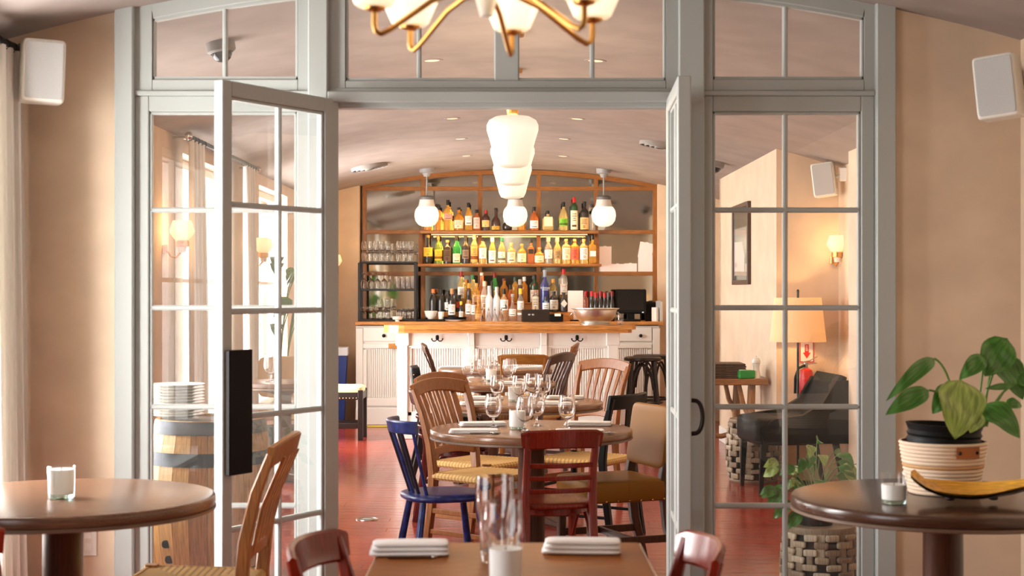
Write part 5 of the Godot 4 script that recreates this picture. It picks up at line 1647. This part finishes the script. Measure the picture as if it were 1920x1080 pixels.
	obj("seat", Mb.new().blob(V(0, 0.44, 0.10), V(0.60, 0.20, 0.52), 0.3, 0.25), bl, o)
	var bp := []
	for k in 9:
		var q := k / 8.0
		bp.append(V(0, 0.40 + 0.43 * q, -0.16 - 0.12 * pow(q, 1.5)))
	obj("back", Mb.new().sweep(bp, V(1, 0, 0), [0.6, 0.6, 0.61, 0.62, 0.63, 0.63, 0.63, 0.62, 0.60], [0.12, 0.12, 0.11, 0.11, 0.10, 0.09, 0.08, 0.07, 0.05], 0.02), bl, o)
	for s in [-1, 1]:
		var pl := PackedVector2Array([V2(-0.34, 0.36), V2(0.30, 0.36), V2(0.32, 0.47), V2(0.22, 0.535), V2(0.02, 0.56), V2(-0.12, 0.64), V2(-0.22, 0.80), V2(-0.33, 0.80)])
		obj("wing", Mb.new().prism(pl, 0.05, Transform3D(Basis(Vector3.UP, -PI / 2), V(s * 0.29, 0, 0))), bl, o)
		obj("leg", Mb.new().sweep([V(s * 0.26, 0, 0.31), V(s * 0.27, 0.2, 0.30), V(s * 0.27, 0.40, 0.29)], V(1, 0, 0), [0.026, 0.036, 0.045], [0.026, 0.036, 0.045], 0.004), bl, o)
		obj("leg", Mb.new().sweep([V(s * 0.26, 0, -0.30), V(s * 0.26, 0.40, -0.22)], V(1, 0, 0), [0.026, 0.045], [0.026, 0.045], 0.004), bl, o)
	# rustic side table
	o = thing("side_table", "rustic wooden side table with forked branch legs against the pale wall", "table", V(1.62, 0, -12.25))
	var rw := wood(Color(0.62, 0.42, 0.24), 0, 0.4)
	for k in 3:
		obj("plank", bx(V(0, 0.725, -0.22 + 0.22 * k), V(0.72, 0.05, 0.214), 0.006), rw, o)
	for q in [[-0.24, 0.25], [0.24, 0.25], [-0.2, -0.25], [0.2, -0.25]]:
		var s: float = signf(q[0])
		var mb := Mb.new().tube([V(q[0] - s * 0.02, 0, q[1]), V(q[0] + s * 0.015, 0.2, q[1]), V(q[0] - s * 0.01, 0.45, q[1]), V(q[0], 0.70, q[1])], [0.026, 0.03, 0.034, 0.03], 10)
		mb.tube([V(q[0] - s * 0.008, 0.42, q[1]), V(q[0] - s * 0.07, 0.56, q[1]), V(q[0] - s * 0.10, 0.70, q[1])], [0.022, 0.02, 0.018], 8)
		obj("forked_leg", mb, wood(Color(0.66, 0.47, 0.28), 1, 0.45), o)
	obj("stretcher", Mb.new().tube([V(-0.24, 0.34, 0.25), V(0, 0.30, 0.25), V(0.24, 0.36, 0.25)], 0.02, 8), rw, o)
	for k in 7:
		var t := thing("placemat", "woven brown placemat on the rustic side table, %s" % ["at the very bottom of the pile", "second from the bottom", "third from the bottom", "in the middle of the pile", "third from the top", "second from the top", "on top of the pile"][k], "placemat", V(X(1362, 12.1) - 0.02, 0.7505 + 0.0165 * k, -12.12), 0.02 * (k % 3 - 1), "pile of placemats")
		obj("mat", bx(V(0, 0.008, 0), V(0.30, 0.015, 0.34), 0.004), wood([Color(0.42, 0.31, 0.2), Color(0.5, 0.38, 0.26)][k % 2], 0, 0.7), t)
		obj("border", bx(V(0, 0.008, 0.165), V(0.302, 0.013, 0.014), 0.003), M.dark_wood, t)
	o = thing("plate_stack", "small pile of white plates behind the green carton on the side table", "plates", V(X(1386, 12.0), 0.751, -12.05))
	for k in 4:
		obj("plate", Mb.new().lathe([V2(0, 0.002), V2(0.05, 0), V2(0.085, 0.014), V2(0.084, 0.017), V2(0.05, 0.006), V2(0, 0.005)], 24, place(V(0, 0.014 * k, 0))), M.ceramic, o)
	o = thing("green_carton", "bright green carton on the rustic side table", "carton", V(X(1398, 11.95), 0.751, -11.97), 0.2)
	obj("body", bx(V(0, 0.032, 0), V(0.13, 0.064, 0.10), 0.008), mat(Color(0.05, 0.55, 0.18), 0.4), o)
	obj("flap", bx(V(-0.02, 0.066, 0.0), V(0.07, 0.006, 0.08), 0.002), mat(Color(0.75, 0.9, 0.8), 0.4), o)
	o = thing("pepper_mill", "turned white pepper mill on the rustic side table", "mill", V(X(1418, 11.98), 0.751, -11.98))
	obj("body", Mb.new().lathe([V2(0, 0), V2(0.034, 0), V2(0.034, 0.02), V2(0.03, 0.03), V2(0.024, 0.07), V2(0.026, 0.10), V2(0.031, 0.115)], 24), M.ceramic, o)
	obj("head", Mb.new().lathe([V2(0.03, 0.117), V2(0.033, 0.125), V2(0.032, 0.145), V2(0.02, 0.158), V2(0.006, 0.162), V2(0.007, 0.172), V2(0, 0.176)], 24), M.ceramic, o)
	woven_stool("woven barrel stool under the side table corner beside the black lounge chair", X(1412, 11.62), 11.62, 0.47, 0.195, 0.3)
	woven_stool("woven barrel stool carrying the leafy plant just behind the right sidelight", 1.39, 6.98, 0.375, 0.17, 1.1)
	# leafy plant on the near stool
	o = thing("potted_plant", "bushy green plant in a dark pot on the near woven stool", "plant", V(1.37, 0.378, -6.98))
	obj("pot", Mb.new().lathe([V2(0, 0), V2(0.075, 0), V2(0.098, 0.11), V2(0.10, 0.13), V2(0.092, 0.13), V2(0.088, 0.115), V2(0, 0.11)], 28), mat(Color(0.06, 0.055, 0.05), 0.5), o)
	for k in 34:
		var a := TAU * k / 34.0 * 5.0 + rng.randf()
		var len := 0.10 + 0.16 * rng.randf()
		var hh := 0.16 + 0.24 * rng.randf() * (1.0 - 0.5 * absf(sin(a)))
		var p0 := V(0.03 * sin(a), 0.11, 0.03 * cos(a))
		var p2 := V(len * 0.8 * sin(a), hh, len * 0.55 * cos(a))
		obj("stem", stalk([p0, V(p2.x * 0.4, hh * 0.9, p2.z * 0.4), p2], 0.002), M.stem, o)
		var tip := p2 + V(0.075 * sin(a), -0.02 - 0.05 * rng.randf(), 0.075 * cos(a))
		obj("leaf", leaf(p2, tip, 0.052, 0.012), M.leaf if k % 4 else M.leaf_pale, o)
	for q in [[-0.20, 0.10], [-0.17, 0.05], [-0.12, 0.0]]:
		obj("leaf", leaf(V(q[0] + 0.05, q[1] + 0.06, 0.03), V(q[0] - 0.03, q[1] - 0.02, 0.05), 0.07, 0.015), M.leaf, o)

# ---------------------------------------------------------------- left side of the back room
func curtain(label: String, x: float, d0: float, d1: float, y0: float, y1: float, folds: int, amp := 0.035, group := "") -> Node3D:
	var o := thing("curtain", label, "curtain", V(x, 0, 0), 0.0, group)
	var fab := mat(Color(0.95, 0.935, 0.91), 0.85, 0.0, {"backlight_enabled": true, "backlight": Color(0.66, 0.65, 0.63)})
	for s in [0.0, 0.004]:
		var mb := Mb.new().grid(func(u, v):
			var dd: float = lerpf(d0, d1, u)
			var k: float = 0.7 + 0.5 * (1.0 - v)
			return V(amp * k * sin(u * TAU * folds + 0.7 * sin(v * 3.0)) + 0.02 * (1.0 - v) + s, lerpf(y0, y1, v), -dd + 0.012 * sin(u * TAU * folds * 2.0)), folds * 12, 12)
		obj("cloth" if s == 0.0 else "lining", mb, fab, o)
	for k in folds + 1:
		var ring := []
		for i in 13:
			ring.append(V(0.0 + 0.02 * sin(TAU * i / 12), y1 + 0.012 + 0.02 * cos(TAU * i / 12), -lerpf(d0, d1, k / float(folds))))
		obj("ring", Mb.new().tube(ring, 0.003, 6, false), M.black_metal, o)
	return o

func rod(label: String, x: float, d0: float, d1: float, y: float) -> void:
	var o := thing("curtain_rod", label, "curtain rod", V(x, y, 0))
	obj("pole", Mb.new().tube([V(0, 0, -d0), V(0, 0, -d1)], 0.014, 12), M.black_metal, o)
	for d in [d0, d1]:
		obj("finial", Mb.new().blob(V(0, 0, -d), V(0.055, 0.055, 0.06), 1, 1, Transform3D(), 14, 8), M.chrome, o)
	for d in [d0 + 0.12, d1 - 0.12]:
		obj("bracket", Mb.new().tube([V(0, 0, -d), V(-0.13, 0, -d)], 0.009, 8), M.chrome, o)

func left_side() -> void:
	rod("curtain rod with chrome knobs over the bright back room window", -2.07, 9.9, 12.6, 2.42)
	curtain("beige curtain left of the bright back room window", -2.07, 9.93, 10.38, 0.05, 2.40, 4, 0.03, "back room curtains")
	curtain("beige curtain right of the bright back room window", -2.07, 11.95, 12.4, 0.05, 2.40, 4, 0.03, "back room curtains")
	sconce("lit wall sconce seen through the left sidelight beside the curtain", V(-2.2, 1.79, -9.75), V(1, 0, 0))
	sconce("lit wall sconce seen through the open left door's glass", V(-2.2, 1.79, -12.95), V(1, 0, 0))
	sconce("wall sconce on the left pier by the back bar, mostly behind the door leaf", V(X(630, 16.95), Y(492, 16.95), -16.95), V(0, 0, 1))
	# wine barrel
	var o := thing("wine_barrel", "oak wine barrel with dark hoops behind the left sidelight", "barrel", V(X(395, 7.7), 0, -7.7))
	var hb := 0.80
	var rb := func(y): return 0.265 + 0.055 * sin(PI * clampf(y / hb, 0, 1))
	var n := 22
	var tone := [wood(Color(0.84, 0.63, 0.35), 1, 0.5), wood(Color(0.78, 0.56, 0.30), 1, 0.5), wood(Color(0.88, 0.69, 0.41), 1, 0.5)]
	for k in n:
		var a := TAU * k / n
		var hw := PI / n
		var mb := Mb.new()
		for j in 8:
			var y0 := hb * j / 8.0
			var y1 := hb * (j + 1) / 8.0
			var r0: float = rb.call(y0)
			var r1: float = rb.call(y1)
			var e := hw * 0.97
			var q := func(r, aa, y): return V(r * sin(aa), y, r * cos(aa))
			var nn := V(sin(a), 0, cos(a))
			mb.poly([q.call(r0, a - e, y0), q.call(r0, a + e, y0), q.call(r1, a + e, y1), q.call(r1, a - e, y1)], nn)
			mb.poly([q.call(r0 - 0.02, a - e, y0), q.call(r0 - 0.02, a + e, y0), q.call(r1 - 0.02, a + e, y1), q.call(r1 - 0.02, a - e, y1)], -nn)
			for s in [-1, 1]:
				mb.poly([q.call(r0, a + s * e, y0), q.call(r0 - 0.02, a + s * e, y0), q.call(r1 - 0.02, a + s * e, y1), q.call(r1, a + s * e, y1)], V(s * cos(a), 0, -s * sin(a)))
		var rt: float = rb.call(hb)
		var e2 := hw * 0.97
		mb.poly([V(rt * sin(a - e2), hb, rt * cos(a - e2)), V(rt * sin(a + e2), hb, rt * cos(a + e2)), V((rt - 0.02) * sin(a + e2), hb, (rt - 0.02) * cos(a + e2)), V((rt - 0.02) * sin(a - e2), hb, (rt - 0.02) * cos(a - e2))], Vector3.UP)
		obj("stave", mb, tone[rng.randi() % 3], o)
	obj("head", Mb.new().lathe([V2(0.25, hb - 0.03), V2(0.25, hb - 0.012), V2(0, hb - 0.012)], 40), wood(Color(0.36, 0.27, 0.20), 0, 0.5), o)
	for y in [0.055, 0.615, 0.765]:
		var hh := 0.064
		obj("hoop", Mb.new().lathe([V2(rb.call(y - hh / 2) + 0.001, y - hh / 2), V2(rb.call(y - hh / 2) + 0.004, y - hh / 2), V2(rb.call(y + hh / 2) + 0.004, y + hh / 2), V2(rb.call(y + hh / 2) + 0.001, y + hh / 2)], 48), mat(Color(0.20, 0.21, 0.23), 0.42, 0.7), o)
	for q in [[0.21, -0.56], [0.135, -0.53], [0.2, 0.42]]:
		var a: float = q[1]
		obj("bung_stain", Mb.new().blob(V((rb.call(q[0]) + 0.001) * sin(a), q[0], (rb.call(q[0]) + 0.001) * cos(a)), V(0.045, 0.04, 0.008), 0.8, 1.0, Transform3D(), 12, 8), M.black, o)
	for k in 11:
		var p := thing("dinner_plate", "white dinner plate piled on the wine barrel, %s" % ["lowest of all", "second from the bottom", "third from the bottom", "fourth from the bottom", "fifth from the bottom", "exactly in the middle", "fifth from the top", "fourth from the top", "third from the top", "second from the top", "topmost of all"][k], "plate", V(X(333, 7.68), hb + 0.0005 + 0.0148 * k, -7.68), 0.0, "pile of plates on the barrel")
		p.position.x += 0.003 * (rng.randf() - 0.5)
		obj("plate", Mb.new().lathe([V2(0, 0.003), V2(0.075, 0.0), V2(0.08, 0.004), V2(0.135, 0.017), V2(0.135, 0.020), V2(0.08, 0.008), V2(0, 0.006)], 36), M.ceramic, p)
	# table and leather chair by the far window
	o = round_table("small round table with a wine glass seen through the open left door", -1.72, 11.6, M.walnut, 0.36)
	goblet("single wine glass on the small table seen through the left door", V(X(508, 11.5), 0.75, -11.5), "", 1.25)
	o = thing("banquette_chair", "cream leather chair back beside the small left table", "chair", V(-1.84, 0, -12.55), 0.0)
	obj("back_cushion", Mb.new().blob(V(0, 0.72, -0.2), V(0.50, 0.34, 0.10), 0.3, 0.2), mat(Color(0.86, 0.72, 0.52), 0.45), o)
	obj("seat_cushion", Mb.new().blob(V(0, 0.45, 0), V(0.50, 0.12, 0.46), 0.3, 0.2), mat(Color(0.86, 0.72, 0.52), 0.45), o)
	for sx in [-1, 1]:
		for sz in [-1, 1]:
			obj("leg", bx(V(sx * 0.2, 0.2, sz * 0.18), V(0.04, 0.4, 0.04), 0.004), M.dark_wood, o)
	# tall plant by the left wall
	o = thing("tall_plant", "tall broad-leaved plant by the left wall seen through the left door", "plant", V(-1.93, 0, -12.95))
	obj("pot", Mb.new().lathe([V2(0, 0), V2(0.12, 0), V2(0.16, 0.30), V2(0.15, 0.30), V2(0.14, 0.28), V2(0, 0.27)], 28), mat(Color(0.3, 0.27, 0.25), 0.6), o)
	for k in 12:
		var a := TAU * k / 12.0 * 2.4
		var hh := 1.15 + 0.6 * ((k * 7) % 12) / 12.0
		var p2 := V(0.22 * sin(a), hh, 0.2 * cos(a))
		if p2.x < -0.12:
			p2.x = 0.1
		obj("stem", stalk([V(0.03 * sin(a), 0.27, 0.03 * cos(a)), V(0.04 * sin(a), hh * 0.9, 0.04 * cos(a)), p2], 0.005), M.stem, o)
		obj("leaf", leaf(p2, p2 + V(0.16 * sin(a) if p2.x + 0.16 * sin(a) > -0.2 else 0.08, -0.09, 0.17 * cos(a)), 0.13, 0.03), M.leaf, o)
	# recycling bin
	o = thing("waste_bin", "blue bin with a white liner by the left wall near the bar", "bin", V(-1.91, 0, -16.5), 0.05)
	var bt := [[0.0, 0.24, 0.20], [0.80, 0.31, 0.26]]
	var mbb := Mb.new()
	var ct := func(k, sx, sz, o2): return V(sx * (bt[k][1] / 2 - o2), bt[k][0] + (0.01 if o2 > 0 and k == 0 else 0.0), sz * (bt[k][2] / 2 - o2))
	for off in [0.0, 0.008]:
		var sg := 1.0 if off == 0.0 else -1.0
		for q in [[1, 1, -1, 1], [-1, 1, -1, -1], [-1, -1, 1, -1], [1, -1, 1, 1]]:
			mbb.poly([ct.call(0, q[0], q[1], off), ct.call(0, q[2], q[3], off), ct.call(1, q[2], q[3], off), ct.call(1, q[0], q[1], off)], V(q[0] + q[2], 0, q[1] + q[3]) * sg)
	mbb.poly([ct.call(0, 1, 1, 0.0), ct.call(0, -1, 1, 0.0), ct.call(0, -1, -1, 0.0), ct.call(0, 1, -1, 0.0)], Vector3.DOWN)
	obj("body", mbb, mat(Color(0.06, 0.20, 0.52), 0.45), o)
	obj("liner", bx(V(0, 0.785, 0.134), V(0.325, 0.085, 0.008), 0.003).box(V(0.159, 0.785, 0), V(0.008, 0.085, 0.27), 0.003).box(V(-0.159, 0.785, 0), V(0.008, 0.085, 0.27), 0.003).box(V(0, 0.785, -0.134), V(0.325, 0.085, 0.008), 0.003), mat(Color(0.85, 0.88, 0.92), 0.4), o)
	# floor fittings and the yellow cable
	o = thing("floor_outlet", "round metal floor outlet in the red boards", "outlet", V(X(688, 9.67), 0.001, -9.67))
	obj("cover", Mb.new().lathe([V2(0.072, 0), V2(0.07, 0.004), V2(0.06, 0.005), V2(0.058, 0.003), V2(0, 0.003)], 32), M.steel, o)
	obj("flap", bx(V(0, 0.004, 0), V(0.05, 0.003, 0.04), 0.001), M.grey, o)
	tag(obj("power_cable", Mb.new().tube([V(-1.66, 0.008, -16.3), V(-1.5, 0.008, -16.22), V(-1.3, 0.008, -16.20), V(-1.15, 0.008, -16.27)], 0.007, 8), mat(Color(0.85, 0.82, 0.2), 0.5)), "yellow cable lying along the foot of the left back cabinet", "cable")

# ---------------------------------------------------------------- front room
func front_room() -> void:
	# curtain at the far left
	var o: Node3D
	rod("dark curtain rod at the far left edge of the front room", -2.02, 3.2, 6.36, 2.42)
	curtain("cream linen curtain hanging at the far left edge of the front room", -2.02, 5.98, 6.34, 0.04, 2.40, 4, 0.030)
	bracket_speaker("white bracket speaker high on the wall at the far left", at(80, 134, 6.2), 0.42, -0.03, V(X(75, 6.4), Y(120, 6.4), -6.42))
	bracket_speaker("white bracket speaker high on the wall at the far right", at(1871, 163, 6.15), -0.55, 0.10, V(X(1912, 6.35), Y(150, 6.35), -6.42))
	o = thing("outlet_plate", "white outlet plate low on the left partition wall", "outlet", at(166, 1014, 6.425))
	obj("plate", bx(V(0, 0, 0), V(0.035 * 2, 0.125, 0.008), 0.003), M.plastic, o)
	for y in [0.025, -0.025]:
		obj("socket", bx(V(0, y, 0.004), V(0.03, 0.03, 0.003), 0.001), M.white, o)
	# the two round pedestal tables
	var tl := round_table("round brown pedestal table at the left with a white votive", X(118, 5.12), 5.12, wood(Color(0.50, 0.36, 0.27), 0, 0.25), 0.498)
	var tr := round_table("round dark pedestal table at the right under the plant basket", X(1768, 5.12), 5.12, wood(Color(0.34, 0.23, 0.17), 0, 0.22), 0.497)
	votive("white votive in a clear cup on the left pedestal table", V(X(115, 5.08), 0.75, -5.08), 1.18)
	votive("short clear votive half filled with wax on the right pedestal table", V(X(1676, 4.95), 0.75, -4.95), 1.1, "", 0.055)
	# plant in a rope basket
	var d := 5.2
	o = thing("potted_plant", "broad-leaved plant in a cream rope basket on the right table", "plant", V(X(1768, d), 0.751, -d))
	var rope := mat(Color(0.90, 0.80, 0.70), 0.85)
	var rope2 := mat(Color(0.78, 0.60, 0.42), 0.85)
	for k in 14:
		var y := 0.007 + 0.0125 * k
		var r := 0.112 + 0.030 * pow(k / 13.0, 0.8)
		obj("rope_coil", Mb.new().lathe([V2(r - 0.006, y - 0.006), V2(r + 0.001, y - 0.0055), V2(r + 0.0045, y), V2(r + 0.001, y + 0.0055), V2(r - 0.006, y + 0.006)], 44), rope2 if k in [7] else rope, o)
	obj("base", Mb.new().lathe([V2(0, 0.001), V2(0.11, 0.001), V2(0.11, 0.008), V2(0, 0.008)], 36), rope, o)
	var tagm := mat(Color(0.62, 0.36, 0.16), 0.5)
	var tg := obj("leather_tag", Mb.new().lathe([V2(0.1445, 0.128), V2(0.1475, 0.129), V2(0.1495, 0.165), V2(0.1465, 0.166)], 16, Transform3D(), 0.02, 0.62), tagm, o)
	for a in [0.10, 0.54]:
		obj("rivet", Mb.new().blob(V(0.149 * sin(a), 0.147, 0.149 * cos(a)), V(0.012, 0.012, 0.012), 1, 1, Transform3D(), 10, 6), M.iron, tg)
	obj("grow_pot", Mb.new().lathe([V2(0.10, 0.10), V2(0.124, 0.178), V2(0.119, 0.19), V2(0.124, 0.198), V2(0.119, 0.21), V2(0.124, 0.222), V2(0.128, 0.232), V2(0.118, 0.232), V2(0.112, 0.20), V2(0, 0.195)], 36, Transform3D(Basis(Vector3.BACK, -0.04), V(-0.004, 0, 0))), M.black, o)
	var org: Vector3 = o.position
	var L := [
		# stalk: base px, bend px, join px ; leaf tip px ; depth at join, depth at tip ; width px ; lift ; pale
		[1795, 800, 1785, 690, 1752, 672, 1661, 752, 5.15, 5.05, 34, 0.05, 0],
		[1790, 800, 1780, 735, 1741, 731, 1660, 778, 5.05, 5.0, 44, 0.02, 0],
		[1800, 800, 1812, 745, 1801, 712, 1790, 824, 5.06, 4.98, 98, 0.03, 1],
		[1795, 800, 1790, 760, 1786, 722, 1748, 776, 5.12, 5.1, 48, 0.02, 0],
		[1835, 800, 1850, 720, 1888, 634, 1846, 706, 5.2, 5.14, 76, -0.01, 0],
		[1845, 800, 1850, 700, 1868, 664, 1918, 750, 5.24, 5.2, 66, 0.02, 0],
		[1830, 800, 1838, 730, 1846, 668, 1798, 712, 5.16, 5.12, 40, 0.02, 0],
		[1835, 800, 1850, 765, 1836, 762, 1912, 822, 5.05, 4.98, 62, 0.035, 0],
		[1828, 800, 1830, 780, 1838, 772, 1818, 812, 5.0, 4.97, 34, 0.0, 1],
		[1850, 800, 1862, 740, 1900, 722, 1846, 729, 5.18, 5.15, 16, 0.0, 0],
		[1845, 800, 1868, 750, 1905, 702, 1952, 735, 5.22, 5.2, 50, 0.02, 0],
		[1840, 800, 1870, 760, 1885, 756, 1916, 762, 5.28, 5.3, 26, 0.01, 0]]
	for q in L:
		var j := at(q[4], q[5], q[8]) - org
		obj("stem", stalk([at(q[0], q[1], 5.18) - org, at(q[2], q[3], (5.18 + q[8]) / 2) - org, j], 0.0038), M.stem, o)
		obj("leaf", leaf(j, at(q[6], q[7], q[9]) - org, q[10] * 5.1 / F, q[11], 0.12), M.leaf_pale if q[12] == 1 else M.leaf, o)
	# amber dish
	o = thing("amber_dish", "leaf-shaped amber glazed dish with dark underside on the right table", "dish", V(X(1822, 4.93), 0.762, -4.93), 0.06)
	o.rotation.x = 0.07
	var form := func(u, v, drop):
		var a: float = u * TAU
		var rr: float = v * (1.0 + 0.07 * sin(3.0 * a + 0.6) + 0.04 * sin(5.0 * a))
		var x: float = 0.205 * rr * cos(a)
		var zz: float = 0.105 * rr * sin(a)
		var yy: float = 0.012 + 0.042 * pow(v, 2.2) * (1.0 + 0.35 * sin(2.0 * a + 1.2)) + (0.03 * maxf(0.0, -cos(a) - 0.75) * 4.0 * v * v)
		return V(x, yy - drop, zz)
	var amb := mat(Color(1.0, 0.74, 0.24), 0.12, 0.0, {"clearcoat_enabled": true, "albedo_texture": noise("glaze", 0.02, 3, 0.82, 1.0, 256), "uv1_scale": Vector3(2, 2, 1)})
	obj("glaze", Mb.new().grid(func(u, v): return form.call(u, 1.0 - v, 0.0), 48, 10), amb, o)
	obj("underside", Mb.new().grid(func(u, v): return form.call(u, v, 0.010 * v), 48, 10), mat(Color(0.10, 0.05, 0.025), 0.2), o)
	for s in [-0.07, 0.07]:
		obj("foot", Mb.new().blob(V(s, 0.007, 0), V(0.03, 0.014, 0.03), 0.8, 1), mat(Color(0.10, 0.05, 0.025), 0.2), o)
	# the square table in the foreground
	var sat_top := wood(Color(0.62, 0.36, 0.12), 0, 0.40).duplicate() as StandardMaterial3D
	sat_top.metallic_specular = 0.2
	o = thing("square_table", "square wooden table with pale edge band in the foreground", "table", V(0.0, 0, -3.84))
	obj("tabletop", bx(V(-0.002, 0.732, 0), V(0.69, 0.036, 0.68), 0.005), sat_top, o)
	for s in [-1, 1]:
		obj("edge_band", bx(V(-0.002 + s * 0.3465, 0.732, 0), V(0.004, 0.032, 0.676), 0.001), mat(Color(0.82, 0.72, 0.6), 0.35), o)
	obj("column", Mb.new().lathe([V2(0.22, 0.0), V2(0.21, 0.02), V2(0.05, 0.05), V2(0.045, 0.66), V2(0.16, 0.70), V2(0.16, 0.714), V2(0, 0.714)], 28), M.black, o)
	napkin("folded white napkin on the left of the foreground table", V(X(768, 4.0), 0.751, -3.99), 0.06, "napkins on the foreground table", V(0.205, 0.034, 0.10))
	napkin("folded white napkin on the right of the foreground table", V(X(1090, 4.02), 0.751, -4.02), -0.05, "napkins on the foreground table", V(0.205, 0.034, 0.10))
	var kn := thing("cutlery", "knife handle peeking from under the left foreground napkin", "cutlery", V(X(765, 3.93), 0.7505, -3.925), 0.05)
	obj("handle", Mb.new().sweep([V(-0.05, 0.004, 0), V(0.06, 0.004, 0)], V(0, 0, 1), 0.014, 0.006, 0.002), M.dark_wood, kn)
	obj("bolster", Mb.new().blob(V(0.066, 0.004, 0), V(0.016, 0.008, 0.016), 0.6, 1.0), M.steel, kn)
	var tw := [[928, 3.88, 0.215, 0.047, "taller faceted water glass on the foreground table, behind the other"], [943, 3.70, 0.175, 0.046, "faceted water glass on the foreground table, in front of the taller one"]]
	for q in tw:
		var g := thing("water_glass", q[4], "glass", V(X(q[0], q[1]), 0.751, -q[1]), 0.0, "water glasses on the foreground table")
		var h: float = q[2]
		var r: float = q[3]
		obj("wall", Mb.new().lathe([V2(0, 0.0), V2(r * 0.72, 0.0), V2(r * 0.78, 0.02), V2(r * 0.86, h * 0.45), V2(r * 0.84, h * 0.5), V2(r, h * 0.62), V2(r * 1.02, h * 0.75), V2(r * 0.98, h), V2(r * 0.94, h), V2(r * 0.97, h * 0.75), V2(r * 0.93, h * 0.6), V2(r * 0.78, h * 0.5), V2(r * 0.8, h * 0.45), V2(r * 0.7, 0.03), V2(0, 0.02)], 16, Transform3D(), 0, TAU, 30), M.solid, g)
	votive("white votive candle at the front edge of the foreground table", V(X(948, 3.575), 0.751, -3.575), 1.05)
	# chairs of the front room
	var c := slat_chair("wooden slat back chair leaning into view right of the left pedestal table", wood(Color(0.74, 0.49, 0.25), 1, 0.36))
	put(c, -1.06, 5.18, -1.0, -0.03)
	var r1 := cafe_chair("dark red cafe chair at the left side of the foreground table", M.red_wood, 3, "red cafe chairs")
	put(r1, -0.24, 3.86, 1.0, 0.20)
	dup(r1, "red cafe chair at the right side of the foreground table", V(0.215, 0, -3.86), face(-1.0, 0.10))
	dup(r1, "dark red chair at the lower left corner before the left pedestal table", V(-1.56, 0, -4.42), face(0.05, -1.0))
	# brass chandelier
	o = thing("chandelier", "brass chandelier with milk glass tulip shades hanging in the foreground", "chandelier", V(X(912, 3.03), 0, -3.03))
	var R := 0.222
	var ye := 1.925
	var angs := [195.0, 136.0, 77.0, 18.0, 327.0]
	obj("rod", Mb.new().tube([V(0, 2.02, 0), V(0, 2.77, 0)], 0.007, 10), M.brass, o)
	obj("canopy", Mb.new().lathe([V2(0.01, 2.72), V2(0.06, 2.74), V2(0.062, 2.775)], 24), M.brass, o)
	obj("hub", Mb.new().lathe([V2(0, 1.966), V2(0.012, 1.967), V2(0.017, 1.985), V2(0.026, 2.02), V2(0.026, 2.03), V2(0.01, 2.05), V2(0, 2.051)], 24), M.plastic, o)
	for a0 in angs:
		var a := deg_to_rad(a0)
		var dir := V(cos(a), 0, -sin(a))
		obj("arm", Mb.new().tube([dir * 0.015 + V(0, 2.01, 0), dir * 0.06 + V(0, 2.012, 0), dir * 0.11 + V(0, 1.992, 0), dir * (R - 0.03) + V(0, ye + 0.008, 0), dir * (R - 0.012) + V(0, ye - 0.001, 0), dir * (R - 0.003) + V(0, ye + 0.004, 0), dir * R + V(0, ye + 0.016, 0), dir * R + V(0, ye + 0.05, 0)], 0.0057, 10), M.brass, o)
		var t := place(dir * R)
		obj("holder", Mb.new().lathe([V2(0.006, ye + 0.04), V2(0.02, ye + 0.045), V2(0.022, ye + 0.05), V2(0.0, ye + 0.052)], 20, t), M.brass, o)
		obj("shade", Mb.new().lathe([V2(0.0, ye + 0.050), V2(0.032, ye + 0.051), V2(0.038, ye + 0.056), V2(0.064, ye + 0.115), V2(0.066, ye + 0.135), V2(0.056, ye + 0.165), V2(0.054, ye + 0.165), V2(0.062, ye + 0.133)], 28, t, 0, TAU, 60), shade_glow(Color(1.0, 0.90, 0.76), 1.3, 0.85, 0.9), o)
		omni(o, dir * R + V(0, ye + 0.11, 0), 0.06, WARM, 0.03)
